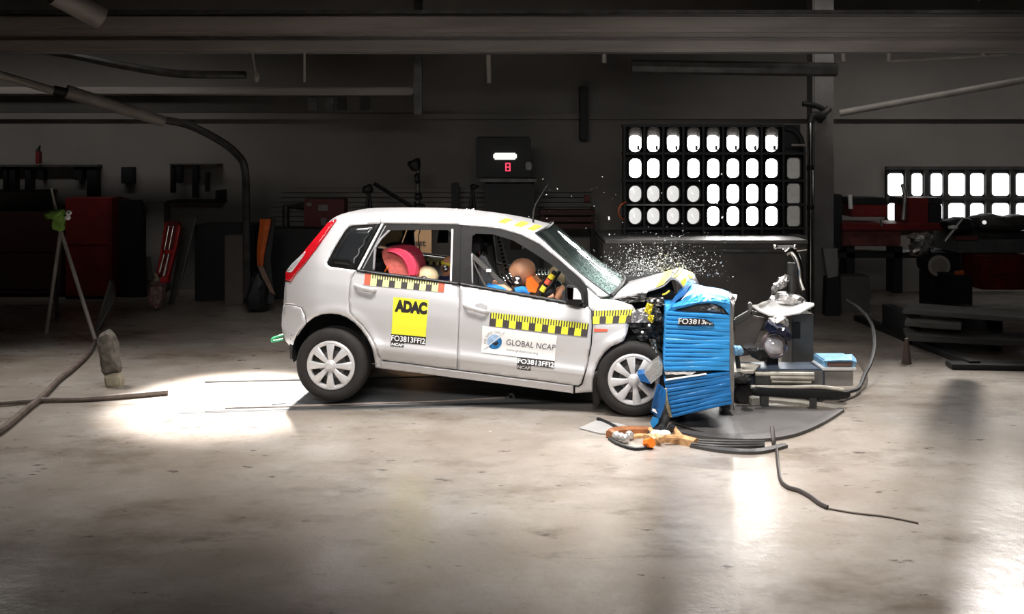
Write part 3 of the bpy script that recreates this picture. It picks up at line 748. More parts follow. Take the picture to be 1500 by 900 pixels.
def seg(a, b, wd, m, off=-.009):
    a = Vector((*a, 0)); b = Vector((*b, 0)); d = (b - a).normalized(); nrm = Vector((-d.y, d.x, 0)) * wd * .5
    mb = MB(); mb.grid([[S(*(a.lerp(b, i / 8) + nrm * k).xy, off) for i in range(9)] for k in (-1, 1)]); return mb.build('logo_line', m, s4, norm=False)
seg((710, 511.5), (740, 487), 1.1, WHTV); seg((732, 493), (739.5, 486.6), .7, LGREY, -.0095); seg((708, 512.5), (715, 508), .7, LGREY, -.0095)
arc = 'FOR SAFER CARS'
for i, ch in enumerate(arc):
    if ch == ' ': continue
    an = R(186 - i * 9.6); rr = 14.6; c = (lc[0] + 1 + rr * math.cos(an), lc[1] - rr * math.sin(an)); t = (math.sin(an), math.cos(an)); u = (math.cos(an), -math.sin(an)); h = 1.7
    q = [(c[0] - t[0] * .95 + u[0] * h, c[1] - t[1] * .95 + u[1] * h), (c[0] + t[0] * .95 + u[0] * h, c[1] + t[1] * .95 + u[1] * h), (c[0] + t[0] * .95 - u[0] * h, c[1] + t[1] * .95 - u[1] * h), (c[0] - t[0] * .95 - u[0] * h, c[1] - t[1] * .95 - u[1] * h)]
    words(s4, ch, q, LGREY, name='letter')
s5 = sticker('sticker', [(758, 523.8), (812.3, 529.5), (811.3, 540), (757.5, 533.6)], BLKV, 'black strip with a white test number on the front door')
words(s5, 'FO3813FFI2', [(758.8, 525.3), (811.8, 531.2), (811, 538.8), (758.2, 532)], WHTV, .012)
s6 = sticker('sticker', [(757.5, 534), (778, 536.8), (777, 544), (756.8, 541)], GRYV, 'small NCAP tag on the front door')
words(s6, 'NCAP', [(758.6, 535.4), (777, 537.6), (776.5, 542.2), (758, 540)], WHTV, .01)
mb = MB(); decal(mb, [(870, 481.5), (891, 482.5), (889, 486), (870, 486.5)], REDV); mb.build('side_repeater', mat('repeater_orange', (.75, .30, .10), .3), car, norm=False)
# --- cabin: seats, belt, wheel, far pillars
def vbox(name, poly, v0, v1, m, bev=.02):
    mb = MB(); vm = (v0 + v1) / 2; mb.prism([Vector((q.x, v0, q.z)) for q in (cc(x, y, vm) for x, y in poly)], (0, v1 - v0, 0))
    if bev: bmesh.ops.bevel(mb.bm, geom=list(mb.bm.edges), offset=bev, segments=3, affect='EDGES')
    return mb.build(name, m, car)
s = vbox('front_seat', [(703, 372), (712, 371), (722, 392), (744, 440), (790, 470), (806, 485), (800, 500), (720, 492), (704, 420)], .3, .52, SEATF)
vbox('front_seat', [(703, 358), (716, 357), (722, 390), (738, 440), (786, 470), (806, 485), (800, 500), (720, 492), (704, 420)], 1.05, 1.4, SEATF)
vbox('rear_bench', [(545, 380), (560, 378), (585, 440), (640, 452), (645, 480), (560, 480), (548, 440)], .2, W - .2, SEATF)
vbox('headrest', [(692, 346), (700, 345), (705, 352), (705, 368), (694, 370)], .5, .72, SEATF, .015)
for px in (703.2, 708): MB().tube(cc(px, 375, .42), cc(px - .6, 368, .42), .008).build('headrest_post', CHROME, car)
def strap(name, pts, wd, m, parent=car, dirv=(0, 0, 1), th=.004):
    p = spline(pts, 5); d = Vector(dirv) * wd / 2; mb = MB(); mb.slab([[q - d for q in p], [q + d for q in p]], (0, th, 0), m); return mb.build(name, m, parent)
strap('seat_belt', [cc(690, 373, .16), cc(708, 390, .2), (cc(730, 410, .26)), cc(752, 429, .32)], .05, BELT)
strap('seat_belt', [cc(692, 380, .17), cc(700, 398, .16), cc(714, 424, .14)], .03, BELT)
MB().box((-.02, -.01, -.012), (.02, .01, .012)).build('belt_clip', WHTV, car).location = cc(716, 396.5, .2)
vslab('far_pillar', [(716, 349), (737, 347), (737, 392), (716, 393)], W - .2, W - .12, mat('pillar_trim', (.10, .075, .07), .7))
strap('far_pillar_tape', [cc(730, 348, W - .23), cc(736, 372, W - .23), cc(741.5, 396, W - .23)], .06, WHTV, dirv=(1, 0, 0))
for k in range(9):
    t = k / 8; p = cc(730 + 11.5 * t, 349 + 46 * t, W - .238); MB().box(p - Vector((.012, .001, .009)), p + Vector((.012, .002, .009))).build('tape_mark', BLKV, car)
vslab('far_c_pillar', [(597, 336), (612, 336), (608, 380), (590, 380)], W - .2, W - .12, TRIMG)
vslab('door_lining', [(612, 378), (664, 384), (664, 400), (612, 400)], W - .13, W - .1, TRIMG)
vslab('door_lining', [(617, 372), (664, 379.5), (664, 382), (617, 375.5)], W - .16, W - .1, WHTV)
MB().path(spline([cc(615.5, 337, .9), cc(613, 350, .9), cc(616.5, 374, .9), cc(622, 388, .9)], 6), .005, 6).build('cable', WHTV, car)
MB().path(spline([cc(605, 380, .8), cc(609, 375.5, .8), cc(616, 373.5, .8)], 6), .007, 6).build('cable', WHTV, car)
# steering wheel
c = cc(806, 417, .42); axs = Vector((.80, 0, -.55)); axs = Vector((-.82, 0, .58)).normalized()
a = axs.cross(Vector((0, 1, 0))).normalized(); b = Vector((0, 1, 0)); ringp = [c + .185 * (math.cos(t) * a + math.sin(t) * b) for t in [2 * math.pi * k / 40 for k in range(41)]]
sw = MB().path(ringp, .016, 8, None, False).build('steering_wheel', BLACKPL, car, ang=80)
MB().lathe([(0, .03), (.05, .025), (.075, 0), (.07, -.04), (.03, -.09), (.03, -.25)], c - axs * .03, axs, 20).build('wheel_hub', BLACKPL, sw)
for t in (0, 2.1, 4.2): MB().tube(c - axs * .02, c + .18 * (math.cos(t) * a + math.sin(t) * b), .014).build('wheel_spoke', BLACKPL, sw)
# ================================================================== TEST DUMMIES
def skin_body(name, joints, bones, m, parent, sub=2):
    me = bpy.data.meshes.new(name); keys = list(joints); base = BASE[root_of(parent).name]
    me.from_pydata([joints[k][0] - base for k in keys], [(keys.index(a), keys.index(b)) for a, b in bones], [])
    o = bpy.data.objects.new(name, me); COL.objects.link(o); o.parent = parent; me.materials.append(m)
    o.modifiers.new('skin', 'SKIN'); 
    if not me.skin_vertices: me.attributes.new('skin', 'FLOAT', 'POINT')
    sv = me.skin_vertices[0].data
    for i, k in enumerate(keys): sv[i].radius = (joints[k][1], joints[k][1]); sv[i].use_root = (i == 0)
    sm = o.modifiers.new('sub', 'SUBSURF'); sm.levels = sub; sm.render_levels = sub
    # bake the modifiers into a plain mesh
    dg = bpy.context.evaluated_depsgraph_get(); me2 = bpy.data.meshes.new_from_object(o.evaluated_get(dg)); o.modifiers.clear(); o.data = me2; bpy.data.meshes.remove(me); me2.name = name
    for p in me2.polygons: p.use_smooth = True
    return o
def frame(up, face):
    up = Vector(up).normalized(); face = Vector(face); face = (face - up * face.dot(up)).normalized(); side = up.cross(face)
    return Matrix((face, side, up)).transposed()          # columns: x = face, y = left, z = crown
def dummy_head(parent, c, M, k, m, eyes=True):
    mb = MB(); n, h = 28, 20; rows = []
    for i in range(h + 1):
        th = math.pi * i / h; row = []
        for j in range(n):
            ph = 2 * math.pi * j / n; x, y, z = math.sin(th) * math.cos(ph), math.sin(th) * math.sin(ph), math.cos(th)
            low = max(0, -z)
            X = .097 * x * (1 - .25 * low * (x < 0)) + .010 * low * max(0, x); Y = .078 * y * (1 - .30 * low); Z = .112 * z
            f = max(0, x)
            X += .020 * math.exp(-((y / .2) ** 2)) * math.exp(-(((z + .12) / .2) ** 2)) * f       # nose
            X -= .012 * math.exp(-(((abs(y) - .38) / .17) ** 2)) * math.exp(-(((z - .10) / .14) ** 2)) * f   # eye hollows
            X -= .006 * math.exp(-((y / .4) ** 2)) * math.exp(-(((z + .46) / .06) ** 2)) * f       # mouth line
            Y += .010 * math.copysign(1, y) * math.exp(-(((x + .05) / .14) ** 2)) * math.exp(-(((z + .02) / .2) ** 2)) * (abs(y) > .5)   # ear ridge
            row.append(c + M @ (Vector((X, Y, Z)) * k))
        rows.append(row)
    t = mb.V(rows[0][0]); bt = mb.V(rows[-1][0]); g = [[mb.V(p) for p in r] for r in rows[1:-1]]
    for j in range(n):
        j2 = (j + 1) % n; mb.face([t, g[0][j], g[0][j2]]); mb.face([bt, g[-1][j2], g[-1][j]])
        for i in range(len(g) - 1): mb.face([g[i][j], g[i + 1][j], g[i + 1][j2], g[i][j2]])
    hd = mb.build('head', m, parent, ang=70)
    if eyes:
        sm = MB(); sm.path([c + M @ (Vector((.088 * math.cos(t), -.0795 * math.cos(t) * 0 + 0, .112 * math.sin(t))) * k * 1.012) for t in [R(a) for a in range(15, 165, 10)]], .0012, 5)
        sm.build('scalp_seam', BLKV, hd)
    return hd
def target_mark(par, c, nrm, up, r, name='target_mark'):
    nrm = Vector(nrm).normalized(); up = Vector(up); up = (up - nrm * up.dot(nrm)).normalized(); s = up.cross(nrm); mb = MB(); n = 24
    ctr = mb.V(c + nrm * .001); mid = [mb.V(c + nrm * .001 + .72 * r * (math.cos(2 * math.pi * k / n) * s + math.sin(2 * math.pi * k / n) * up)) for k in range(n)]
    out = [mb.V(c + nrm * .001 + r * (math.cos(2 * math.pi * k / n) * s + math.sin(2 * math.pi * k / n) * up)) for k in range(n)]
    for k in range(n):
        mb.face([ctr, mid[k], mid[(k + 1) % n]], WHTV if (k // 6) % 2 else BLKV); mb.face([mid[k], out[k], out[(k + 1) % n], mid[(k + 1) % n]], BLKV)
    return mb.build(name, None, par)
def neck(parent, a, b, r, m1, m2, n=5):
    a, b = Vector(a), Vector(b); ax = (b - a).normalized(); L = (b - a).length; pr = [(0, 0)]
    for k in range(n): z = L * k / n; h = L / n; pr += [(r * .72, z), (r * .72, z + h * .25), (r, z + h * .32), (r, z + h * .75), (r * .72, z + h * .82)]
    pr += [(r * .7, L), (0, L)]
    nk = MB().lathe(pr, a, ax, 24).build('neck', m1, parent, ang=30)
    for k in range(n):
        z = L * (k + .32) / n; MB().lathe([(r * 1.015, z), (r * 1.03, z + L / n * .1), (r * 1.03, z + L / n * .3), (r * 1.015, z + L / n * .4)], a, ax, 24).build('neck_ring', m2, nk)
    return nk
def hand(J, B, wrist, d, palm_n, k, pre, r0):
    d = Vector(d).normalized(); nn = Vector(palm_n); nn = (nn - d * nn.dot(d)).normalized(); s = d.cross(nn)
    J[pre + 'palm'] = (wrist + d * .05 * k, .03 * k)
    B.append((r0, pre + 'palm'))
    for i, (o, L) in enumerate(((-.030, .064), (-.010, .076), (.010, .072), (.029, .055))):
        b0 = wrist + d * .085 * k + s * o * k
        J[f'{pre}f{i}a'] = (b0, .0098 * k); J[f'{pre}f{i}b'] = (b0 + (d * .75 + nn * .45) * L * .5 * k, .0088 * k); J[f'{pre}f{i}c'] = (b0 + (d * .95 + nn * 1.15) * L * .62 * k, .0075 * k)
        B += [(pre + 'palm', f'{pre}f{i}a'), (f'{pre}f{i}a', f'{pre}f{i}b'), (f'{pre}f{i}b', f'{pre}f{i}c')]
    J[pre + 't1'] = (wrist + d * .045 * k - s * .036 * k, .011 * k); J[pre + 't2'] = (wrist + d * .085 * k - s * .052 * k + nn * .02 * k, .0085 * k)
    B += [(pre + 'palm', pre + 't1'), (pre + 't1', pre + 't2')]
def make_dummy(name, label, v, pts, k, group, skin, hd, nk, shirt=None, hands=True):
    root = thing(name, label, 'crash dummy', cw(*pts['hip'], v) - Vector((0, 0, .1)), group)
    q = lambda key, dv=0: cw(*pts[key], v + dv)
    hip, ch, sh = q('hip'), q('chest'), q('shoulder'); J = {}; B = []
    J['hip'] = (hip, .13 * k); J['waist'] = (hip.lerp(ch, .5), .115 * k); J['chest'] = (ch, .135 * k); J['collar'] = (sh, .075 * k)
    B += [('hip', 'waist'), ('waist', 'chest'), ('chest', 'collar')]
    sd = VH
    for s, e in ((-1, 'n'), (1, 'f')):
        J[e + 's'] = (sh + sd * s * .165 * k - Vector((0, 0, .02)), .058 * k)
        el = q('elbow', s * .2 * k); wr = q('wrist', s * .12 * k)
        J[e + 'e'] = (el, .042 * k); J[e + 'w'] = (wr, .030 * k)
        B += [('collar', e + 's'), (e + 's', e + 'e'), (e + 'e', e + 'w')]
        if hands: hand(J, B, wr, wr - el, VH * -s, k, e, e + 'w')
        kn = q('knee', s * .12 * k); ft = q('foot', s * .12 * k)
        J[e + 'h'] = (hip + sd * s * .09 * k, .085 * k); J[e + 'k'] = (kn, .056 * k); J[e + 'a'] = (ft, .038 * k); J[e + 't'] = (ft + UH * .15 * k, .03 * k)
        B += [('hip', e + 'h'), (e + 'h', e + 'k'), (e + 'k', e + 'a'), (e + 'a', e + 't')]
    skin_body('body', J, B, skin, root)
    if shirt:
        J2 = {x: (J[x][0], J[x][1] * 1.09) for x in ('hip', 'waist', 'chest', 'ns', 'fs')}
        J2['collar'] = (ch.lerp(sh, .8), .085 * k)
        for e in 'nf': J2[e + 'm'] = (J[e + 's'][0].lerp(J[e + 'e'][0], .45), .062 * k)
        skin_body('shirt', J2, [('hip', 'waist'), ('waist', 'chest'), ('chest', 'collar'), ('collar', 'ns'), ('collar', 'fs'), ('ns', 'nm'), ('fs', 'fm')], shirt, root)
    c = q('head'); up = UH * hd[0][0] + Vector((0, 0, hd[0][1])); fc = UH * hd[1][0] + Vector((0, 0, hd[1][1])); M = frame(up, fc)
    h = dummy_head(root, c, M, hd[2], skin if len(hd) < 4 else hd[3])
    if nk: neck(root, q('n0'), q('n1'), .048 * k * nk[2], nk[0], nk[1])
    if hd[2] > .8:
        target_mark(h, q('mark', 0) - VH * .092 * hd[2], -VH, up, .034 * hd[2])
    return root, J
def limb(par, pts, rs, m, name): return MB().path(spline(pts, 6), [rs[0] + (rs[1] - rs[0]) * i / (6 * (len(pts) - 1)) for i in range(6 * (len(pts) - 1) + 1)], 14).build(name, m, par, ang=60)
D1 = dict(hip=(712, 500), chest=(722, 448), shoulder=(730, 420), elbow=(770, 446), wrist=(806, 432), knee=(800, 490), foot=(846, 545), head=(763.5, 398.5), n0=(731, 419), n1=(753, 404), mark=(759.5, 408.5))
d1, J1 = make_dummy('crash_dummy', 'tan crash test dummy in blue shirt slumped at the near front window, head forward', .42, D1, 1.0, None, FLESH, ((.82, .57), (.57, -.82), 1.16), (BLACKPL, CHROME, 1.5), SHIRT)
MB().prism([cw(*p, .30) for p in ((771, 409), (779, 406), (793, 421), (787, 429), (774, 428), (770, 418))], VH * .26).build('chest_pad', ORNG, d1)
limb(d1, [cw(716, 424, .30), cw(726, 423, .29), cw(738, 428, .28)], (.05, .04), SHIRT, 'sleeve')
limb(d1, [cw(722, 415, .30), cw(735, 420, .29), cw(748, 428, .28)], (.028, .024), FLESH, 'upper_arm_shell')
limb(d1, [cw(756, 428, .33), cw(766, 425.5, .33), cw(776, 430, .33)], (.04, .03), SHIRT, 'sleeve')
# forearm shell of the dummy, upright in front of the mirror gusset
limb(d1, [cw(828, 421, .27), cw(822, 429, .27), cw(817, 437, .28)], (.036, .030), FLESH, 'forearm_shell')
limb(d1, [cw(789, 441, .25), cw(800, 437.5, .25), cw(811, 433, .26)], (.022, .026), FLESH, 'forearm_shell')
MB().ball(cw(817, 437, .26), .008, n=8).build('elbow_bolt', BLKV, d1)
D2 = dict(hip=(722, 488), chest=(748, 440), shoulder=(772, 413), elbow=(800, 440), wrist=(830, 428), knee=(800, 480), foot=(840, 520), head=(819, 404), n0=(781, 403), n1=(806, 403), mark=(812.5, 410.5))
d2, J2 = make_dummy('crash_dummy', 'paler crash test dummy with a ribbed metal neck beyond the steering wheel', 1.22, D2, 1.0, None, FLESH2, ((.9, .2), (.3, -.9), 1.12), (CHROME, STEEL, 1.25), None)
tg = [o for o in car.children if o.name == 'steering_wheel'][0]
# coloured tape on the steering wheel rim (near side of the rim)
rimq = [cc(*p, .245) for p in ((786, 440), (795, 425.5), (804.5, 411), (813.5, 397.5))]
rm = MB().path(spline(rimq, 5), [.026] * 6 + [.02] * 10, 12).build('rim_cover', BLACKPL, tg)
for (f0, f1, m_) in (((794, 427), (798.5, 420), YELT), ((801, 416.5), (805, 410), REDV), ((806, 408.5), (810, 402), YELT)):
    MB().tube(cc(*f0, .244), cc(*f1, .244), .0275, 12).build('rim_tape', m_, tg)
MB().lathe([(0, -.02), (.09, -.015), (.10, .0), (.095, .05), (.06, .09), (0, .1)], cc(803, 428, .33), (-.7, -.5, .35), 20).build('airbag_cover', BLACKPL, tg)
# child seat and the two child dummies
def cs(px, py, v): return cw(px, py, v)
chs = thing('child_safety_chair', 'pink and salmon child seat behind the near rear window', 'child seat', cw(588, 480, .45))
outer = [(557, 372), (558, 366.5), (565.5, 363), (576, 364), (588, 365), (596, 369), (602.5, 376), (607, 386), (608.5, 395), (609, 404), (606, 440), (640, 452), (640, 470), (570, 470), (572, 440), (574, 404), (572, 395), (566, 384), (560, 377)]
vA, vB = .27, .68
mb = MB()
seam = [(570, 371), (580, 374.5), (588, 381), (593, 390), (595.5, 398), (596, 404), (594, 440), (634, 456), (634, 466), (576, 466)]
mb.prism([cw(x, y, vA + .03) for x, y in outer], VH * (vB - vA - .06)); bmesh.ops.bevel(mb.bm, geom=list(mb.bm.edges), offset=.02, segments=3, affect='EDGES'); mb.build('seat_shell', SALM, chs, ang=60)
band = [(568, 364), (578, 363.8), (588, 364.8), (596.5, 368.8), (603, 375.8), (607.8, 386), (609.5, 395), (610, 405), (599.5, 405), (599, 397), (596, 388), (591, 379), (583, 372.5), (575, 369), (566, 367.5)]
mb = MB(); mb.prism([cw(x, y, vA) for x, y in band], VH * (vB - vA)); bmesh.ops.bevel(mb.bm, geom=list(mb.bm.edges), offset=.012, segments=3, affect='EDGES'); mb.build('side_wing', PINK, chs, ang=60)
MB().path(spline([cw(x, y, vA - .005) for x, y in ((568, 368), (576, 369.5), (584, 373), (591.5, 379.5), (596.5, 388.5), (599, 397), (599.5, 404))], 5), .006, 6).build('piping', PINK, chs)
MB().path(spline([cw(564, 398, .3), cw(567, 393, .28), cw(569, 391.5, .28)], 4), .008, 6).build('harness_tab', ORNG, chs)
D3 = dict(hip=(590, 455), chest=(601, 430), shoulder=(609, 413), elbow=(625, 430), wrist=(640, 428), knee=(630, 450), foot=(645, 480), head=(624, 406), n0=(610, 412), n1=(618, 408), mark=(624, 408))
d3, _ = make_dummy('child_dummy', 'small child dummy with a cream head bowed in the pink child seat', .45, D3, .62, None, CREAM, ((.98, .15), (.1, -.98), 1.0, CREAM), None, SALM, hands=True)
MB().lathe([(.001, .052), (.04, .04), (.063, .008), (.066, -.01), (.06, -.012)], cw(624, 402.5, .45), (.25, -.1, 1), 24).build('cap', CREAM, d3)
D4 = dict(hip=(632, 450), chest=(650, 424), shoulder=(656, 405), elbow=(672, 425), wrist=(690, 425), knee=(680, 440), foot=(700, 470), head=(659, 390), n0=(655, 402), n1=(657, 397), mark=(655, 391))
d4, _ = make_dummy('child_dummy', 'child dummy in navy clothes beside the centre pillar', .95, D4, .75, None, FLESH, ((.5, .86), (.86, -.5), .9), None, NAVY, hands=True)
MB().lathe([(.078, -.006), (.086, 0), (.086, .014), (.078, .02)], cw(659, 388, .95), (.2, 0, 1), 24).build('head_band', YELT, d4)
cap = MB().ball(cw(581, 359.5, 1.2), .105, .09, .032, 18).build('cushion', mat('pale_blue_cloth', (.22, .42, .62), .8), None, cw(581, 362, 1.2))
tag(cap, 'pale blue cushion lying on the dark seat beyond the pink child seat', 'cushion')
# ================================================================== CRASH BARRIER
VB = -.33
bar = thing('crash_barrier', 'crumpled bright blue crash barrier block in front of the car', 'crash barrier', Vector((cw(1020, 600, VB + .4).x, cw(1020, 600, VB + .4).y, 0)))
def bw(px, py, v=VB): return cw(px, py, v)
def ridged(name, quad, m, nr, rows_per, amp, parent, depth=.95, top=None, seed=3, cols=14):
    rnd = random.Random(seed); q = bil(quad); N = nr * rows_per; mb = MB(); rows = []
    jit = [rnd.uniform(.4, 1.2) for _ in range(nr + 1)]; cut = [rnd.uniform(.55, 1.0) for _ in range(nr + 1)]
    for j in range(N + 1):
        b = 1 - j / N; row = []; k = j // rows_per; ph = (j % rows_per) / rows_per
        for i in range(cols + 1):
            a_ = i / cols; p = q(a_, b); fade = max(0, min(1, (cut[k] - a_) / .25)) * .85 + .15 * (a_ < .97)
            d = amp * jit[k] * fade * (abs(2 * ph - 1) ** 5.0) * 1.5 + .002 * math.sin(a_ * 7 + k * 1.7)
            row.append(bw(p.x + (.6 * math.sin(k * 2.3 + j) if i == 0 else 0), p.y + .35 * math.sin(a_ * 4 + k) * fade, VB + d))
        rows.append(row)
    mb.slab(rows, VH * depth); return mb.build(name, m, parent, ang=25)
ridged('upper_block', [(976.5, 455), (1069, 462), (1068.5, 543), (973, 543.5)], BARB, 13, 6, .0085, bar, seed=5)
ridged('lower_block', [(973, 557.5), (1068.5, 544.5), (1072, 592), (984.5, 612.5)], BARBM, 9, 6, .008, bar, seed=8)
# crumpled cap folded over the top of the block
def sheet(name, pts, m, parent, depth, seed, amp=.012, th=None):     # pts: rows of (px, py, v)
    rnd = random.Random(seed); n = 5
    R_ = [[Vector(p) for p in spline([(x, y, z) for x, y, z in r], n)] for r in pts]
    rows = [[Vector(p) for p in k] for k in zip(*[spline([r[i] for r in R_], n) for i in range(len(R_[0]))])]
    W3 = [[bw(p.x, p.y, p.z + rnd.uniform(-amp, amp)) for p in r] for r in rows]
    mb = MB(); mb.slab(W3, depth); return mb.build(name, m, parent, ang=22)
sheet('cap_fold', [[(1004, 415, .2), (1016, 416, .15), (1035, 420.5, .1), (1055, 423.5, .1), (1068, 428, .05)], [(994, 437, .0), (1012, 431, -.18), (1030, 431, -.22), (1050, 433, -.25), (1069, 438, -.28)], [(984, 450, -.3), (1002, 447.5, -.33), (1020, 443.5, -.34), (1042, 441.5, -.34), (1069, 445.5, -.34)]], BARB, bar, VH * .02, 4)
sheet('cap_lip', [[(984, 450, -.33), (1002, 447, -.34), (1022, 443, -.345), (1042, 441, -.345), (1062, 443, -.345), (1069.5, 446, -.345)], [(977, 455.5, -.32), (1000, 451.5, -.33), (1020, 446, -.335), (1042, 444.5, -.335), (1058, 450, -.335), (1069.5, 463, -.335)]], BARB, bar, VH * .02, 5, .004)
sheet('torn_flap', [[(1004, 402, .35), (1010, 408, .3), (1020, 414, .2)], [(996, 424, .15), (1004, 424, .05), (1009, 421, .0)], [(980, 446, -.1), (992, 440, -.18), (1006, 430, -.2)]], BARBD, bar, VH * .01, 6, .01)
sheet('torn_flap', [[(1006, 430, -.24), (1012, 426, -.24), (1022, 423, -.22)], [(998, 440, -.28), (1006, 434, -.28), (1021, 427.5, -.26)]], WHTV, bar, VH * .01, 7, .006)
mb = MB(); mb.prism([bw(x, y, VB + .04) for x, y in ((990, 455.5), (1015, 447), (1040, 442), (1062, 446), (1069, 463), (1045, 461), (1020, 457.5))], VH * .3); mb.build('torn_gap', DSTEEL, bar)
sheet('torn_sheet', [[(1030, 448, -.27), (1045, 444.5, -.29), (1060, 452, -.29)], [(1020, 455, -.29), (1040, 456.5, -.3), (1062, 460, -.3)]], STEEL, bar, VH * .01, 9, .014)
# honeycomb core showing in the split, the backing plate and its torn white rim
mb = MB(); mb.prism([bw(x, y, VB + .03) for x, y in ((974, 544), (1045, 544), (1030, 548), (975, 557))], VH * .8); mb.build('honeycomb_core', BLK, bar)
rnd = random.Random(21); mb = MB(); top = [bw(974 + 46 * i / 16, 545.2 + rnd.uniform(-.6, .4), VB + .005) for i in range(17)]; bot = [bw(974 + 40 * i / 16, 549 + rnd.uniform(-.8, .6), VB + rnd.uniform(0, .02)) for i in range(17)]
mb.slab([top, bot], VH * .05); mb.build('honeycomb_edge', mat('torn_aluminium', (.85, .84, .82), .4, .2, .2, 60), bar)
mb = MB(); mb.slab([[bw(975 + 60 * i / 8, 557.5 - 9 * i / 8 - .9, VB - .004) for i in range(9)], [bw(975 + 60 * i / 8, 557.8 - 9 * i / 8 + .2, VB - .006) for i in range(9)]], VH * .03); mb.build('torn_edge', WHTV, bar)
mb = MB(); mb.prism([bw(x, y, VB + .01) for x, y in ((1068.5, 440), (1074, 434), (1077, 437), (1074, 470), (1075.5, 560), (1074, 600), (1070, 602), (1069, 560))], VH * .25); mb.build('backing_plate', STEEL, bar)
sheet('torn_rim', [[(1064, 430, -.2), (1072, 431, -.2), (1079.5, 432, -.2)], [(1066, 433, -.27), (1072, 437, -.3), (1079, 437, -.3)], [(1069, 438, -.33), (1072, 446, -.34), (1073.5, 452, -.34)]], mat('torn_white_skin', (.75, .70, .68), .5, 0, .2, 30, .4, 60), bar, VH * .01, 10, .012)
# test number on the barrier, its right end crumpled away
pl = MB(); pl.prism([bw(x, y, VB - .012) for x, y in ((993.5, 467), (1020, 466.5), (1035, 468.3), (1046.5, 475.5), (1045.5, 477), (1015, 477), (993, 475.7))], VH * .012); nb = pl.build('number_plate', BLKV, bar)
nb['label'] = 'black strip with a crumpled white test number on the barrier'
mb = MB(); q = bil([(994, 466.2), (1033, 469), (1032, 475.2), (993.5, 475)]); lettering(mb, 'FO3813', lambda x, y: (lambda p: bw(p.x, p.y, VB - .0145))(q(x, y)), WHTV, .015); mb.build('lettering', None, nb)
mb = MB(); q = bil([(1033, 471.5), (1044, 474.5), (1044, 476.5), (1033, 475.5)]); lettering(mb, 'FF', lambda x, y: (lambda p: bw(p.x, p.y, VB - .0145))(q(x, y)), WHTV); mb.build('lettering', None, nb)
# legs under the block
for px, v in ((990, .1), (1064, .35)):
    b0 = bw(px, 596, v); MB().box((b0.x - .05, b0.y - .05, 0), (b0.x + .05, b0.y + .05, b0.z + .1)).build('leg', DSTEEL, bar)
# loose pieces of the block
hc = thing('honeycomb_chunk', 'grey honeycomb chunk with a blue face lying against the front wheel', 'debris', cw(952, 565, -.12))
mb = MB(); mb.prism([cw(*p, -.2) for p in ((944, 548.5), (957, 534), (966, 527), (971, 534), (970, 549), (953, 563))], VH * .16); mb.build('honeycomb_core', HONEY, hc)
mb = MB(); mb.prism([cw(*p, -.215) for p in ((934, 549.5), (943.5, 548), (953, 562.5), (938, 558.5))], VH * .17); mb.build('blue_face', BARBD, hc)
st_ = thing('blue_strip', 'dark blue torn strip standing beside the front wheel', 'debris', cw(962, 612, -.34))
sheet('strip', [[(963, 563, -.42), (970, 567, -.40), (976, 573, -.42)], [(957, 585, -.43), (966, 588, -.41), (974, 592, -.43)], [(953.5, 604, -.42), (960, 609, -.40), (967, 613, -.42)]], BARBD, st_, VH * .02, 12, .004)
sheet('white_tab', [[(956, 599, -.445), (960, 600, -.445)], [(955, 602, -.445), (963, 606.5, -.445)]], WHTV, st_, VH * .004, 13, .001)
mb = MB(); mb.prism([cw(*p, -.40) for p in ((956, 612), (966, 614), (964, 620), (956, 628), (953, 620))], VH * .03); mb.build('strip_end', BARB, st_)
hs = thing('honeycomb_shard', 'curved honeycomb shard leaning on the lower blue block', 'debris', cw(979, 610, -.38))
sheet('honeycomb', [[(974, 571, -.36), (977, 570, -.36)], [(974, 590, -.38), (979, 588, -.38)], [(980, 611, -.37), (985, 612, -.37)]], mat('tan_honeycomb', (.34, .30, .2), .6, .2, .5, 90, .5, 120), hs, VH * .05, 14, .003)
# ================================================================== DEBRIS ON THE FLOOR
def flat_path(name, pts, wd, h, m, parent=None, loc=None, n=6):
    p = spline([(x, y, 0) for x, y in pts], n); g_ = [G(q.x, q.y) for q in p]; mb = MB(); up = Vector((0, 0, h)); N = len(g_)
    L, Rr = [], []
    for i, q in enumerate(g_):
        t = (g_[min(i + 1, N - 1)] - g_[max(i - 1, 0)]).normalized(); s = Vector((-t.y, t.x, 0)); k = wd(i / (N - 1)) if callable(wd) else wd
        L.append(q - s * k / 2); Rr.append(q + s * k / 2)
    mb.slab([[q + up for q in L], [q * .5 + Rr[i] * .5 + up * 1.25 for i, q in enumerate(L)], [q + up for q in Rr]], -up); return mb.build(name, m, parent, loc)
hl = thing('headlamp_debris', 'broken orange and brown headlamp lying under the blue strip', 'debris', G(950, 648))
flat_path('housing', [(892, 643), (905, 638), (930, 636.5), (955, 638)], lambda t: .05 + .05 * math.sin(3.1 * t), .05, BROWN, hl)
flat_path('housing', [(950, 650), (975, 646), (1000, 650), (1020, 655)], lambda t: .12 - .05 * t, .05, TANW, hl)
flat_path('bezel', [(893, 645), (906, 653), (930, 660), (955, 657)], .025, .02, BLACKPL, hl)
for i, (x, y) in enumerate(((903, 646), (910, 648), (916, 650), (922, 645))):
    b0 = G(x, y); MB().ball(b0 + Vector((0, 0, .035)), .035, .03, .035, 10).build('reflector', mat('lamp_glass', (.6, .58, .56), .15, .5, .2) if i == 0 else bpy.data.materials['lamp_glass'], hl)
flat_path('lens', [(925, 642), (945, 641), (962, 646), (955, 651)], .06, .02, TANW, hl)
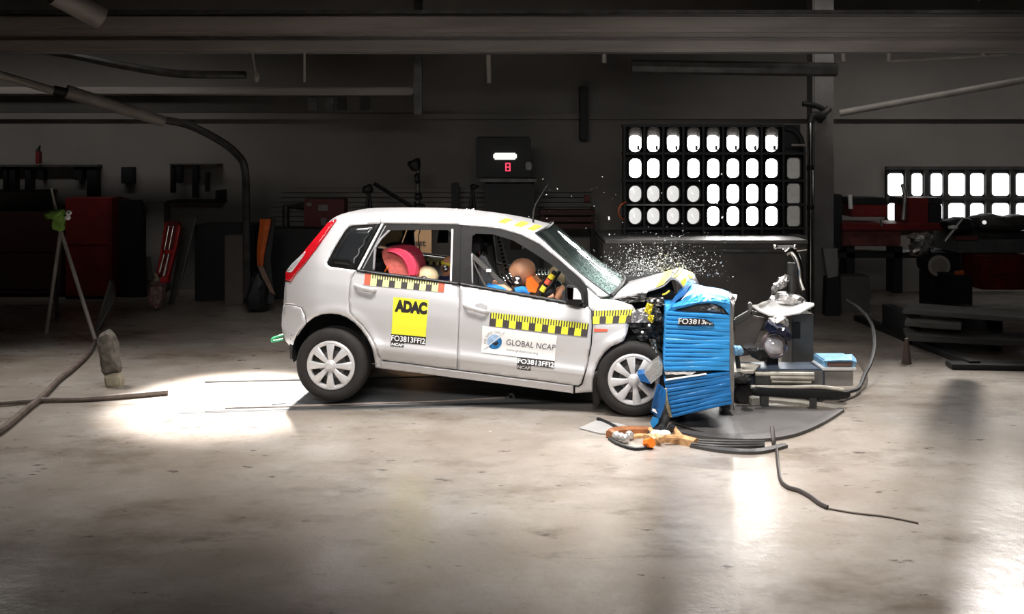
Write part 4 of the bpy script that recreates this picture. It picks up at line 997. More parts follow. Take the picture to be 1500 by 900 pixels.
for (x0, y0, x1, y1, r) in ((957, 642, 952, 634, .018), (958, 640, 967, 650, .02), (987, 634, 998, 645, .018), (975, 648, 1000, 646, .02)):
    MB().tube(G(x0, y0 + 5) + Vector((0, 0, .06)), G(x1, y1 + 5) + Vector((0, 0, .05)), r, 7, TANW).build('bracket', TANW, hl)
MB().tube(G(947, 656) + Vector((0, 0, .03)), G(947, 656) + Vector((.03, -.05, .05)), .035, 8).build('bulb', ORNG, hl)
for f_ in range(2): MB().ball(G(962 + 12 * f_, 648) + Vector((0, 0, .06)), .05, .03, .03, 10).build('reflector', WHTV, hl)
br = thing('bumper_bracket', 'bent black bracket standing between the blue strip and the lower block', 'bracket', G(968, 642))
mb = MB(); mb.path(spline([cw(975, 590, -.3), cw(972, 612, -.36), cw(966, 628, -.4), G(974, 645) + Vector((0, 0, .02))], 6), .035, 8, flat=(1.4, .5)); mb.build('arm', BLACKPL, br)
mb = MB(); mb.path(spline([G(985, 648) + Vector((0, 0, .12)), G(976, 646) + Vector((0, 0, .06)), G(950, 642) + Vector((0, 0, .03))], 5), .025, 8); mb.build('foot', BLACKPL, br)
bc = thing('undertray', 'dark grey plastic undertray fallen on the floor below the barrier', 'undertray', G(1110, 640))
o = flat_path('rim', [(1015, 654), (1060, 662), (1110, 664), (1150, 655)], lambda t: .10 - .05 * t, .022, SHEET, bc)
o = flat_path('rim', [(985, 634), (1040, 642), (1100, 644), (1150, 638), (1195, 622), (1232, 603)], lambda t: .05 + .10 * math.sin(3.14 * t), .025, SHEET, bc)
tr = [(984, 622), (1000, 610), (1060, 598), (1110, 597), (1170, 602), (1225, 605), (1195, 620), (1150, 634), (1100, 641), (1040, 640)]
mb = MB(); mb.prism([G(x, y) + Vector((0, 0, .012)) for x, y in tr], (0, 0, .01)); mb.build('tray_floor', SHEET, bc)
for i in range(3):
    x = 1018 + 6 * i; flat_path('rib', [(1000 + i * 6, 650 + i * 3), (1060, 652 + i * 4), (1120, 653 + i * 3)], .012, .03, DSTEEL, bc)
fr = flat_path('fender_strip', [(876, 616), (890, 622), (905, 630)], .03, .02, BLACKPL, None, G(890, 622)); tag(fr, 'short black trim strip lying in front of the front wheel', 'debris')
pm = MB(); pm.prism([G(x, y) + Vector((0, 0, .004)) for x, y in ((848, 629), (872, 618), (905, 622), (940, 632), (915, 637), (880, 637))], (0, 0, .006)); o = pm.build('plastic_sheet', mat('thin_plastic', (.42, .41, .40), .3), None, G(890, 628)); tag(o, 'thin pale plastic sheet lying flat before the front wheel', 'debris')
# flying shards of glass above the bonnet
rnd = random.Random(11); mb = MB()
for i in range(2600):
    t = rnd.random() ** .8; px = rnd.gauss(960, 42); py = 398 - abs(rnd.gauss(0, 22)) + abs(px - 975) * .10 + rnd.uniform(-4, 6)
    if px < 880 or px > 1075 or py < 300: continue
    if px < 930 and py > 405: continue
    v = rnd.uniform(.35, 1.35); c_ = cw(px, py, v); s = .0016 + .0045 * rnd.random() ** 4
    q = [c_ + Vector((rnd.uniform(-s, s), rnd.uniform(-s, s), rnd.uniform(-s, s))) * 1.6 for _ in range(4)]
    vv = [mb.V(p) for p in q]
    for f_ in ((0, 1, 2), (0, 1, 3), (0, 2, 3), (1, 2, 3)): mb.face([vv[k] for k in f_])
for i in range(90):
    px = rnd.uniform(770, 1080); py = rnd.uniform(255, 400); 
    if py > 330 + max(0, (px - 790)) * .55: continue
    c_ = cw(px, py, rnd.uniform(.2, 1.4)); s = .002 + .005 * rnd.random() ** 2; q = [c_ + Vector((rnd.uniform(-s, s), rnd.uniform(-s, s), rnd.uniform(-s, s))) * 1.5 for _ in range(4)]; vv = [mb.V(p) for p in q]
    for f_ in ((0, 1, 2), (0, 1, 3), (0, 2, 3), (1, 2, 3)): mb.face([vv[k] for k in f_])
o = mb.build('glass_shards', SHARD, None, cw(960, 390, .8), norm=True); tag(o, 'cloud of tiny glass shards flying above the buckled bonnet', 'glass shards'); o['kind'] = 'stuff'
mb = MB(); c_ = cw(892, 320, .5); mb.prism([c_ + Vector(p) for p in ((-.008, 0, .012), (.004, 0, .015), (.01, .004, -.008), (-.002, .002, -.016))], (0, .006, 0)); o = mb.build('glass_shard', WHTV, None, c_); tag(o, 'single white shard flying in front of the lamp rack', 'glass shard')
# ================================================================== BEHIND THE BARRIER
def bx(name, parent, m, px0, px1, py0, py1, Y, d, bev=0, z0=None):      # box from its front face in the photo at depth Y
    a = P(px0, py1, Y); b = P(px1, py0, Y)
    return MB().box((a.x, Y, a.z if z0 is None else z0), (b.x, Y + d, b.z), bev=bev).build(name, m, parent)
def boxthing(name, label, cat, m, px0, px1, py0, py1, Y, d, bev=.01, floor=False, group=None):
    a = P(px0, py1, Y); b = P(px1, py0, Y); z = 0 if floor else a.z
    o = MB().box((a.x, Y, z), (b.x, Y + d, b.z), bev=bev).build(name, m, None, ((a.x + b.x) / 2, Y + d / 2, z)); return tag(o, label, cat, group)
blk = thing('concrete_block', 'massive dark concrete block under the lamp rack', 'concrete block', (P(1040, 0, 11.6).x, 12.3, 0))
x0, x1 = P(884, 0, 11.6).x, P(1181, 0, 11.6).x
MB().box((x0, 11.6, 0), (x1, 13.1, 1.045), bev=.02).build('block', CONC, blk)
MB().box((x0 + .02, 11.585, 1.03), (x1 + .02, 13.1, 1.07), bev=.006).build('steel_edge', mat('edge_steel', (.16, .155, .15), .55, .3, .3, 6), blk)
MB().box((x0 + .5, 11.57, .93), (x1 - .1, 11.6, .965), bev=.004).build('rail', DSTEEL, blk)
# lamp rack with every lamp a thing of its own
YR = 12.25
rk = thing('lamp_rack', 'black steel rack holding rows of studio lamps on the concrete block', 'lamp rack', (P(1048, 0, YR).x, YR + .2, 1.07))
CXS = [930.7, 957.3, 986.2, 1016, 1045, 1073.8, 1102.2, 1130.4, 1163]; RYS = [204.4, 246.7, 284.2, 316.7]
MB().box((P(914, 0, YR).x, YR + .16, 1.07), (P(1178, 0, YR).x, YR + .2, P(0, 182, YR).z)).build('back_plate', BLK, rk)
for y in (184, 225, 265, 300, 335): MB().box((P(912, 0, YR).x, YR + .01, P(0, y + 2, YR).z), (P(1182 if y > 200 else 1150, 0, YR).x, YR + .16, P(0, y - 2, YR).z), bev=.006).build('cross_bar', BLK, rk)
for x in (915, 944, 971.5, 1001, 1030.5, 1059.5, 1088, 1116, 1148, 1179): MB().box((P(x - 1.6, 0, YR).x, YR + .0, 1.07), (P(x + 1.6, 0, YR).x, YR + .16, P(0, 183 if x < 1160 else 215, YR).z), bev=.005).build('upright', BLK, rk)
for x0_, x1_, y in ((918, 1031, 300.5), (1160, 1180, 212.5)): MB().tube(P(x0_, y, YR - .05), P(x1_, y, YR - .05), .008 if y > 300 else .016).build('rod', STEEL, rk)
MB().path(spline([P(917, 296, YR - .03), P(909, 301, YR - .1), P(906, 310, YR - .1), P(909, 319, YR - .05), P(914, 322, YR)], 5), .010, 6).build('orange_cable', ORPAINT, rk)
MB().path(spline([P(1150, 188, YR + .1), P(1163, 190, YR + .08), P(1172, 200, YR + .08), P(1176, 214, YR + .08)], 5), .03, 8).build('elbow_pipe', BLK, rk)
def squircle(w_, h_, r, n=5, dx=0, dz=0):
    out = []
    for cx_, cz_, a0 in ((w_ - r, h_ - r, 0), (-w_ + r, h_ - r, 90), (-w_ + r, -h_ + r, 180), (w_ - r, -h_ + r, 270)):
        for k in range(n + 1): an = R(a0 + 90 * k / n); out.append((cx_ + r * math.cos(an) + dx, cz_ + r * math.sin(an) + dz))
    return out
def lampproto(kind):
    root = thing('flood_lamp', 'x', 'lamp', (0, 0, 0)); mb = MB()
    k = 12.25 / 1440; w_, h_, r = {'oval': (8.5 * k, 13.6 * k, 6.5 * k), 'round': (9.2 * k, 12 * k, 9.1 * k), 'top': (8.7 * k, 18 * k, 8 * k), 'dim': (9.8 * k, 15 * k, 5 * k)}[kind]
    o_, i_ = squircle(w_ + .012, h_ + .012, r + .008), squircle(w_, h_, r); n = len(o_)
    rows = [[mb.V((x, y, z)) for x, z in q] for q, y in ((o_, .13), (o_, 0), (i_, 0), (i_, .05))]
    for a_ in range(3):
        for j in range(n): mb.face([rows[a_][j], rows[a_][(j + 1) % n], rows[a_ + 1][(j + 1) % n], rows[a_ + 1][j]])
    mb.face(rows[0]); mb.build('housing', BLK, root)
    if kind == 'round':
        mb = MB(); c_ = mb.V((-.008, .06, .01)); ps = [[mb.V((x * s, .05 + .01 * (1 - s) * 0 - .012 * (1 - s), z * s)) for x, z in i_] for s in (1, .8, .55, .3)]
        for a_ in range(3):
            for j in range(n): mb.face([ps[a_][j], ps[a_][(j + 1) % n], ps[a_ + 1][(j + 1) % n], ps[a_ + 1][j]])
        for j in range(n): mb.face([ps[3][j], ps[3][(j + 1) % n], c_])
        mb.build('lens', LENSR, root, ang=10)
    elif kind == 'top':
        iz = squircle(w_, h_, r); low = [(x, z) for x, z in squircle(w_, 12 * k, 7.5 * k, dz=-6 * k)]
        MB().prism([(x, .035, z) for x, z in low], (0, .012, 0)).build('lens', LENS, root)
        MB().prism([(x, .05, z) for x, z in iz], (0, .01, 0)).build('reflector', REFL, root)
        MB().box((-w_ * .9, .02, 5.5 * k), (w_ * .9, .03, 7 * k)).build('lamp_bar', STEEL, root)
        MB().box((w_ * .35, .025, -16 * k), (w_ * .8, .034, -9 * k)).build('lamp_clip', REFL, root)
    else: MB().prism([(x, .04, z) for x, z in i_], (0, .012, 0)).build('lens', LENS if kind == 'oval' else LENSD, root)
    return root
protos = {k: lampproto(k) for k in ('top', 'oval', 'round', 'dim')}; used = set()
ORD = ['first', 'second', 'third', 'fourth', 'fifth', 'sixth', 'seventh', 'eighth', 'ninth']; ROWN = ['top row', 'second row', 'third row', 'bottom row']
LOOK = {'top': 'half-lit tall lamp', 'oval': 'bright oval lamp', 'round': 'round faceted lamp', 'dim': 'dim grey lamp'}
for r_ in range(4):
    for i, x in enumerate(CXS):
        if r_ == 0 and i == 8: continue
        kind = 'top' if r_ == 0 else ('dim' if i == 8 else ('round' if r_ > 1 and i < 4 else 'oval'))
        loc = P(x, RYS[r_], YR)
        o = protos[kind]
        if kind in used: o = copy_tree(o)
        used.add(kind); o.location = loc
        o['label'] = f'{LOOK[kind]}, {ORD[i]} from the left in the {ROWN[r_]} of the lamp rack'; o['group'] = 'studio lamps in the lamp rack'
# window with daylit panes on the right
wn = struct('window_1', MB().box((P(1299, 0, 14.92).x, 14.92, P(0, 329, 14.92).z), (P(1570, 0, 14.92).x, 15, P(0, 244, 14.92).z)), BLK)
pane_me = {}
for row, (ya, yb) in enumerate(((253, 288), (297, 324))):
    for (xa, xb) in ((1301, 1323), (1336, 1351), (1364, 1380), (1390, 1413), (1422, 1441), (1454, 1478), (1489, 1511), (1523, 1545)):
        k = 14.9 / 1440; c_ = P((xa + xb) / 2, (ya + yb) / 2, 14.9); sq = squircle((xb - xa) / 2 * k, (yb - ya) / 2 * k * .93, 4.5 * k)
        MB().prism([(c_.x + x, 14.9, c_.z + z) for x, z in sq], (0, .015, 0)).build('pane', PANE, wn)
for y in (246.5, 292, 327): MB().box((P(1299, 0, 14.86).x, 14.86, P(0, y + 2.2, 14.86).z), (P(1570, 0, 14.86).x, 14.92, P(0, y - 2.2, 14.86).z)).build('glazing_bar', DSTEEL, wn)
for x in (1330, 1357.5, 1385, 1417.5, 1447.5, 1483.5, 1517, 1551): MB().box((P(x - 3, 0, 14.87).x, 14.87, P(0, 328, 14.87).z), (P(x + 3, 0, 14.87).x, 14.92, P(0, 246, 14.87).z)).build('glazing_bar', DSTEEL, wn)
# ------------------------------------------------------------------ steel column and pipe
col_ = struct('trim_2', MB().box((P(1191, 0, 13.2).x, 13.2, 0), (P(1222, 0, 13.2).x, 13.5, 4.75), bev=.02), LCONC)
pp = thing('drain_pipe', 'bright vertical pipe in front of the column right of the lamp rack', 'pipe', (P(1187, 0, 13).x, 13, 0))
MB().tube((P(1187, 0, 13).x, 13, 0), (P(1187, 0, 13).x, 13, P(0, 178, 13).z), .038, 14).build('tube', CHROME, pp)
for y in (246, 304): MB().tube(P(1187, y - 3, 13), P(1187, y + 3, 13), .05, 14).build('clamp', BLK, pp)
MB().path(spline([P(1187, 180, 13), P(1190, 170, 13), P(1205, 168, 13.05), P(1214, 160, 13.1)], 5), .05, 10).build('elbow', DSTEEL, pp)
MB().path(spline([P(1176, 152, 13.1), P(1195, 155, 13.1), P(1210, 165, 13.1), P(1200, 178, 13.1)], 5), .035, 8).build('elbow', BLK, pp)
dr = thing('brace_rod', 'long pale diagonal rod sloping up from the column to the right', 'rod', P(1380, 140, 13.3))
MB().tube(P(1230, 166, 13.3), P(1520, 114, 12.6), .05, 10).build('rod', PIPEM, dr)
# ------------------------------------------------------------------ girder, purlins, pipes under the ceiling
gd = thing('steel_girder', 'pale painted steel girder running across the hall under the ceiling', 'girder', (0, 12, 3.3))
def gz(y): return P(0, y, 12).z
gx0, gx1 = -13.5, 13.5
MB().box((gx0, 11.9, gz(48)), (gx1, 12.3, gz(20)), bev=.05).build('top_flange', GIRD, gd)
MB().box((gx0, 12.02, gz(66)), (gx1, 12.2, gz(47))).build('web', GIRD, gd)
MB().box((gx0, 11.96, gz(76)), (gx1, 12.3, gz(56)), bev=.03).build('bottom_flange', GIRD, gd)
MB().box((gx0, 11.85, gz(22)), (gx1, 11.95, gz(17))).build('top_lip', DSTEEL, gd)
bm2 = thing('ceiling_beam', 'dark secondary beam below the pale girder on the left', 'beam', (P(300, 0, 13.4).x, 13.4, P(0, 165, 13.4).z))
MB().box((-13.5, 13.3, P(0, 140, 13.4).z), (P(606, 0, 13.4).x, 13.6, P(0, 128, 13.4).z), bev=.02).build('flange', GIRD, bm2)
MB().box((-13.5, 13.4, P(0, 165, 13.4).z), (P(606, 0, 13.4).x, 13.55, P(0, 140, 13.4).z)).build('web', CEILM, bm2)
for x in (452, 476, 494, 528): MB().box((P(x, 0, 13.38).x, 13.36, P(0, 161, 13.38).z), (P(x + 13, 0, 13.38).x, 13.41, P(0, 143, 13.38).z)).build('box_section', BLK if x in (494, 528) else DSTEEL, bm2)
boxthing('hanging_post', 'dark hanging post between girder and beam left of centre', 'post', DSTEEL, 606, 618, -60, 168, 12.9, .12)
boxthing('hanging_post', 'black hanging post on the back wall right of centre', 'post', BLK, 850, 862, 126, 205, 14.7, .3)
for x0_, y0_, x1_, y1_, lab in ((368, 68, 376, 116, 'thin bent hanging tube left under the girder'), (446, 76, 446, 120, 'thin dark hanging tube beside the bent one'), (715.5, 81, 716.5, 122, 'pale hanging tube near the middle of the girder'), (885, 79, 885, 92, 'short pale stub under the girder')):
    t = thing('hanging_tube', lab, 'tube', P(x0_, y0_, 12.1), 'tubes hanging under the girder'); MB().tube(P(x0_, y0_, 12.1), P(x1_, y1_, 12.1), .028 if x0_ > 700 else .014, 8).build('tube', PIPEM, t)
    if x0_ == 368: MB().ball(P(376, 114, 12.1), .04, .04, .06, 10).build('nozzle', PIPEM, t)
cd = thing('conduit', 'thin conduit pipe below the right end of the girder', 'pipe', P(1400, 84, 12.3))
MB().path([P(1235, 70, 12.2), P(1236, 90, 12.2)], .03, 8).build('bracket', PIPEM, cd); MB().tube(P(1300, 89, 12.25), P(1475, 80, 12.25), .022, 8).build('tube', PIPEM, cd); MB().tube(P(1302, 74, 12.2), P(1302, 90, 12.2), .03, 8).build('bracket', PIPEM, cd); MB().tube(P(1440, 72, 12.2), P(1440, 82, 12.2), .04, 8).build('bracket', PIPEM, cd)
MB().tube(P(925, 98, 12.6), P(1225, 102, 12.6), .09, 8).build('duct', DSTEEL, cd)
dp = thing('sloping_pipe', 'pale sloping pipe under the ceiling at upper left', 'pipe', P(150, 150, 12.6))
MB().tube(P(-60, 92, 11.4), P(78, 133, 12.0), .05, 10).build('tube', PIPEM, dp); MB().tube(P(78, 132, 12.0), P(98, 136, 12.1), .06, 10).build('coupling', BLK, dp); MB().tube(P(97, 134, 12.1), P(240, 178, 12.9), .085, 12, None, .07).build('tube', PIPEM, dp)
MB().path(spline([P(235, 175, 12.9), P(275, 183, 13), P(320, 205, 13), P(347, 226, 13), P(359, 250, 13), P(361, 320, 13.4), P(362, 436, 13.6)], 6), .05, 8).build('cable_drop', DSTEEL, dp)
MB().path(spline([P(-30, 62, 12.6), P(90, 78, 12.6), P(180, 96, 12.6), P(260, 108, 12.6), P(360, 110, 12.6)], 6), .05, 8).build('curved_pipe', DSTEEL, dp)
o = MB().path([P(80, -10, 11.2), P(148, 26, 11.6)], .14, 10).build('air_duct', GIRD, None, P(110, 10, 11.4)); tag(o, 'round duct end poking down at the upper left corner', 'duct')
# ------------------------------------------------------------------ left background
for (x0_, x1_, y0_, y1_, lab) in ((4, 10, 245, 278, 'narrow black slot leftmost on the back wall'), (13, 22, 245, 278, 'black slot second from the left on the back wall'), (36, 45, 248, 278, 'black slot left of the red lantern wall box'), (56, 63, 247, 264, 'small black wall box under the red lantern'), (109, 120, 243, 264, 'black wall box above the red cabinet, left one of two'), (127, 142, 243, 288, 'tall black wall box above the red cabinet, right one of two'), (177, 194, 245, 269, 'single black wall box right of the red cabinets')):
    boxthing('wall_box', lab, 'wall box', BLK, x0_, x1_, y0_, y1_, 14.85, .15, .005)
ss = thing('shelf_rail', 'dark wall rail with hanging black tools on the left wall', 'rail', P(70, 279, 14.8))
bx('rail', ss, DSTEEL, -60, 75, 278, 282, 14.8, .2); bx('rail', ss, DSTEEL, -40, 142, 241.5, 244.5, 14.8, .2)
lt = thing('wall_lantern', 'small red lantern on the rail at far left', 'lantern', P(55, 240, 14.7)); bx('body', lt, DKRED, 52, 57, 222, 240, 14.7, .1); MB().path([P(53, 222, 14.75), P(58, 214, 14.75), P(57, 226, 14.75)], .02, 6).build('handle', BLK, lt)
sh = thing('tool_shelf', 'small dark wall shelf with black tools left of the car', 'shelf', P(285, 297, 14.7)); bx('board', sh, BLK, 245, 321, 294, 298.5, 14.6, .4); bx('end_panel', sh, BLK, 315.5, 320.5, 279, 297, 14.6, .4); bx('top_rail', sh, DSTEEL, 248, 318, 240, 242, 14.7, .3)
for x0_, x1_, y0_, y1_ in ((249, 255, 242, 283), (257, 266, 242, 268), (281, 289, 242, 290), (300, 305, 252, 281)): bx('tool', sh, BLK, x0_, x1_, y0_, y1_, 14.72, .1, .01)
for (x0_, x1_, y0_, Yc, m_, lab) in ((95, 163, 290, 14.0, DKRED, 'dark red cabinet, larger left one of the pair'), (145, 172, 292, 14.5, mat('red_cabinet', (.26, .014, .016), .5), 'brighter red cabinet half hidden behind the larger one'), (-70, 93, 312, 14.2, mat('red_black_cabinet', (.03, .009, .009), .5), 'blackish red cabinet at the far left edge')):
    cb = thing('tool_cabinet', lab, 'cabinet', (P((x0_ + x1_) / 2, 0, Yc).x, Yc + .2, 0)); a = P(x0_, 0, Yc).x; b = P(x1_, 0, Yc).x; zt = P(0, y0_, Yc).z
    MB().box((a, Yc, .05), (b, Yc + .45, zt), bev=.012).build('body', m_, cb); MB().box((a + .03, Yc - .015, .12), (b - .03, Yc, zt * .52), bev=.004).build('door', m_, cb); MB().box((a + .03, Yc - .015, zt * .54), (b - .03, Yc, zt - .03), bev=.004).build('door', m_, cb); MB().box((a, Yc + .03, 0), (b, Yc + .4, .06)).build('plinth', BLK, cb)
o = MB(); o.prism([P(173, 293, 13.9), P(204, 293, 13.9), P(207, 300, 13.9), P(211, 436, 14.2), P(176, 436, 14.2)], (0, .12, 0)); o = o.build('black_board', BLK, None, (P(192, 0, 13.8).x, 13.8, 0)); tag(o, 'tall black panel leaning right of the red cabinets', 'panel')
o = MB(); o.prism([P(214, 296, 14.6), P(240, 296, 14.6), P(240, 425, 14.6), P(214, 425, 14.6)], (0, .2, 0)); o = o.build('wall_pier', WALLM, None, (P(227, 0, 14.7).x, 14.7, 0)); tag(o, 'grey pier standing behind the red channel', 'pier')
boxthing('dark_cabinet', 'low black cabinet along the back wall left of the car', 'cabinet', BLK, 285, 372, 330, 430, 13.9, .6, floor=True)
boxthing('dark_cabinet', 'long low black cabinet directly behind the car tail', 'cabinet', BLK, 392, 560, 336, 430, 14.0, .5, floor=True)
boxthing('metal_box', 'dull metal box standing between black cabinets', 'box', mat('dull_metal', (.11, .09, .08), .5), 329, 356, 345, 425, 13.6, .25, floor=True)
# red channel leaning, with wrapped lower end
rc = thing('red_channel', 'red steel channel leaning with chrome rails and a wrapped foot', 'channel', G(228, 455))
def leanbox(name, q4, Y, d, m, parent, dy=0): mb = MB(); mb.prism([P(x, y, Y) for x, y in q4], (0, d, 0)); bmesh.ops.bevel(mb.bm, geom=list(mb.bm.edges), offset=.008, segments=2, affect='EDGES'); return mb.build(name, m, parent)
leanbox('channel', [(241, 326), (249, 323), (259, 325), (263, 331), (258, 362), (245, 409), (227, 405), (237, 360)], 13.0, .12, DKRED, rc)
leanbox('edge', [(241, 326), (244, 325), (233, 404), (229, 404)], 12.97, .05, BRED, rc); leanbox('edge', [(260, 329), (263.5, 331), (258, 362), (246, 408), (243, 407), (254, 362)], 12.97, .05, BRED, rc)
leanbox('rail', [(246.5, 330), (248, 330), (241, 367), (239.5, 367)], 12.95, .03, CHROME, rc); leanbox('rail', [(253, 330), (254.5, 331), (247, 368), (245.5, 368)], 12.95, .03, CHROME, rc)
leanbox('rail', [(239, 372), (241, 372), (234, 401), (231.5, 401)], 12.95, .03, CHROME, rc); leanbox('rail', [(246, 371), (248, 371), (241, 405), (238, 405)], 12.95, .03, CHROME, rc)
leanbox('block', [(242, 366), (254, 366), (252, 372), (241, 372)], 12.93, .1, BRED, rc); leanbox('block', [(235, 406), (246, 405), (244, 416), (233, 415)], 12.92, .15, BRED, rc)
MB().path(spline([P(227, 401, 12.9), P(230, 407, 12.9), P(226, 411, 12.9), P(232, 410, 12.9)], 4), .018, 6).build('wire', RAGP, rc)
def lump(name, pts, Y, d, m, parent, seed=1, amp=.012):
    rnd = random.Random(seed); mb = MB(); poly = [P(x, y, Y) for x, y in pts]; c_ = sum(poly, Vector()) / len(poly); N = len(poly) * 3; pl = [Vector(p) for p in spline(poly + [poly[0]], 3)][:-1]; rings = []
    for s, dy in ((.45, -d * .5), (.8, -d * .38), (1, 0), (.8, d * .38), (.45, d * .5)): rings.append([mb.V(c_ + (p - c_) * s + Vector((rnd.uniform(-amp, amp), dy + rnd.uniform(-amp, amp), rnd.uniform(-amp, amp)))) for p in pl])
    for a_ in range(4):
        for j in range(len(pl)): mb.face([rings[a_][j], rings[a_][(j + 1) % len(pl)], rings[a_ + 1][(j + 1) % len(pl)], rings[a_ + 1][j]])
    mb.face(rings[0]); mb.face(rings[-1]); return mb.build(name, m, parent, ang=25)
lump('wrapped_foot', [(222, 414), (243, 416), (240, 440), (236, 452), (229, 454), (219, 446), (217, 432)], 12.9, .2, mat('red_grey_wrap', (.22, .13, .12), .5, 0, .6, 20, .7, 30), rc, 3)
lp = thing('leaning_panel', 'dark grey panel leaning right of the red channel', 'panel', G(262, 448)); leanbox('panel', [(266, 319), (287, 319), (270, 395), (256, 446), (246, 446), (256, 395)], 13.52, .06, DKWOOD, lp); leanbox('edge', [(285, 319), (287.5, 319), (270, 396), (257, 446), (255, 446), (268, 395)], 13.517, .03, mat('edge_grey', (.16, .16, .155), .5), lp)
lp = thing('grey_tray', 'small grey tray leaning at the foot of the red channel', 'tray', P(218, 415, 14.55)); leanbox('tray', [(213, 376), (219, 376), (220, 395), (224, 408), (219, 414), (214, 405), (211, 392)], 14.55, .06, mat('tray_grey', (.15, .14, .13), .6), lp)
op = thing('orange_board', 'curved orange panel leaning at the car tail', 'panel', G(385, 455)); Yo = 12.8
sheet2 = [[P(x, y, Yo + dy) for x, dy in ((a, 0), ((a + b) / 2, -.04), (b, .0))] for a, b, y in ((381, 397, 321), (380, 395, 332), (377.5, 391, 352), (376, 387, 372), (377, 385, 390))]
mb = MB(); mb.slab(sheet2, (0, .03, 0)); mb.build('panel', ORPAINT, op)
mb = MB(); mb.slab([[P(377, 390, Yo), P(385, 390, Yo)], [P(386, 410, Yo), P(393, 408, Yo)], [P(396, 428, Yo), P(403, 432, Yo)]], (0, .03, 0)); mb.build('lower_strip', mat('brown_strip', (.16, .10, .07), .6), op)
mb = MB(); mb.slab([[P(396, 318, Yo + .1), P(404, 318, Yo + .1)], [P(386, 372, Yo + .1), P(396, 380, Yo + .1)], [P(390, 445, Yo + .05), P(402, 445, Yo + .05)]], (0, .03, 0)); mb.build('backing', BLK, op)
lump('foot', [(372, 400), (384, 392), (394, 420), (392, 452), (366, 456), (362, 440)], 12.9, .4, BLK, op, 5)
# tripod stand with green rag, front left
tp = thing('tripod_stand', 'pale tripod stand with a green rag tied at its top', 'tripod', G(96, 490))
ap = P(89, 338, 11.2)
MB().path([ap, P(84, 318, 11.2), P(75, 276, 11.2)], [.022, .02, .012], 8).build('mast', PIPEM, tp)
for g_, r in ((G(68, 488), .022), (G(141, 503), .022), (G(82, 470), .018)): MB().path([ap, ap.lerp(g_, .5) + Vector((0, 0, .0)), g_], r, 8).build('leg', PIPEM if r > .02 else DSTEEL, tp)
MB().path([ap.lerp(G(68, 488), .55), G(75, 478) + Vector((.05, .1, .1))], .02, 6).build('brace', DSTEEL, tp)
rg = thing('green_rag', 'green rag tied round the top of the tripod stand', 'rag', P(84, 322, 11.15))
lump('rag', [(66, 312), (80, 308), (95, 306), (95, 325), (93, 337), (84, 339), (79, 332), (80, 320), (67, 319)], 11.12, .14, GREENR, rg, 7, .01)
for x, y in ((100.5, 312), (99, 319)):
    MB().ball(P(x, y, 11.08), .036, .03, .03, 12).build('white_tab', WHTV, rg)
MB().ball(P(100.5, 312.3, 11.04), .01, .01, .01, 8).build('tab_hole', BLK, rg)
o = MB(); o.prism([P(160, 411, 11.7), P(164, 413, 11.7), P(168, 440, 11.6), P(143, 487, 11.5), P(139, 484, 11.5)], (0, .05, 0)); o = o.build('dark_board', DKWOOD, None, G(145, 487)); tag(o, 'dark pointed board standing right of the tripod stand', 'board')
sb = thing('wrapped_bag', 'grey cloth-wrapped weight bag with a pale lower end near the tripod', 'bag', G(166, 568))
lump('bag', [(159, 482), (166, 487), (174, 503), (175, 522), (178, 546), (152, 550), (147, 528), (143, 505), (146, 490)], 8.9, .13, RAGC, sb, 9, .004)
lump('pale_end', [(153, 548), (178, 545), (181, 568), (160, 569), (155, 562)], 8.9, .13, RAGP, sb, 10, .002)
# hoses and straps lying on the floor
def lay(name, pts, r, m, label, cat='cable', n=8, flat=None):
    g_ = [G(x, y, .0) if z is None else P(x, y, z) for x, y, z in pts]; q = spline(g_, n); mm_ = min(r) if isinstance(r, (list, tuple)) else r
    q = [Vector((p.x, p.y, max(p.z, (r if not isinstance(r, (list, tuple)) else max(r))))) for p in q]
    rr = r if not isinstance(r, (list, tuple)) else [r[0] + (r[1] - r[0]) * i / (len(q) - 1) for i in range(len(q))]
    o = MB().path(q, rr, 8, None, flat=flat).build(name, m, None, q[len(q) // 2]); return tag(o, label, cat)
lay('floor_strap', [(145, 490, None), (131, 520, None), (106, 545, None), (85, 562, None), (60, 588, None), (40, 604, None), (0, 637, None), (-50, 665, None)], [.02, .03], HOSE, 'brown strap running across the floor from the bag to lower left', 'strap')
lay('floor_hose', [(-60, 597, None), (0, 595.5, None), (60, 591, None), (125, 589, None), (180, 585, None), (246, 579, None)], [.018, .026], HOSE, 'brown hose lying crosswise on the floor ending in the bright pool', 'hose')
lay('track_cable', [(330, 600, None), (420, 597.5, None), (520, 594, None), (640, 590, None), (740, 584.5, None)], .010, mat('steel_cable', (.27, .22, .19), .5, .3, .3), 'thin tow cable lying in the track groove under the car', 'cable')
hk = thing('tow_hook', 'small steel tow hook at the end of the cable under the car', 'hook', G(748, 585)); MB().path(spline([G(744, 586) + Vector((0, 0, .02)), P(745, 578, 8.45), P(750, 577, 8.45), P(753, 582, 8.45), P(751, 585, 8.45)], 5), .014, 8).build('hook', STEEL, hk)
lay('hanging_strap', [(1131, 625, 7.2), (1133, 645, 7.1), (1137, 680, 7.0), (1142, 705, 6.4), (1152, 716, None), (1170, 722, None), (1185, 730, None), (1200, 741, None), (1212, 747, None)], .013, mat('dark_brown_strap', (.045, .035, .03), .5), 'dark brown strap curling onto the floor below the undertray', 'strap', flat=(1.2, .6))
lay('floor_wire', [(1210, 746, None), (1250, 753, None), (1300, 759, None), (1345, 768, None)], .006, HOSE, 'thin wire trailing right from the dark brown strap', 'wire')
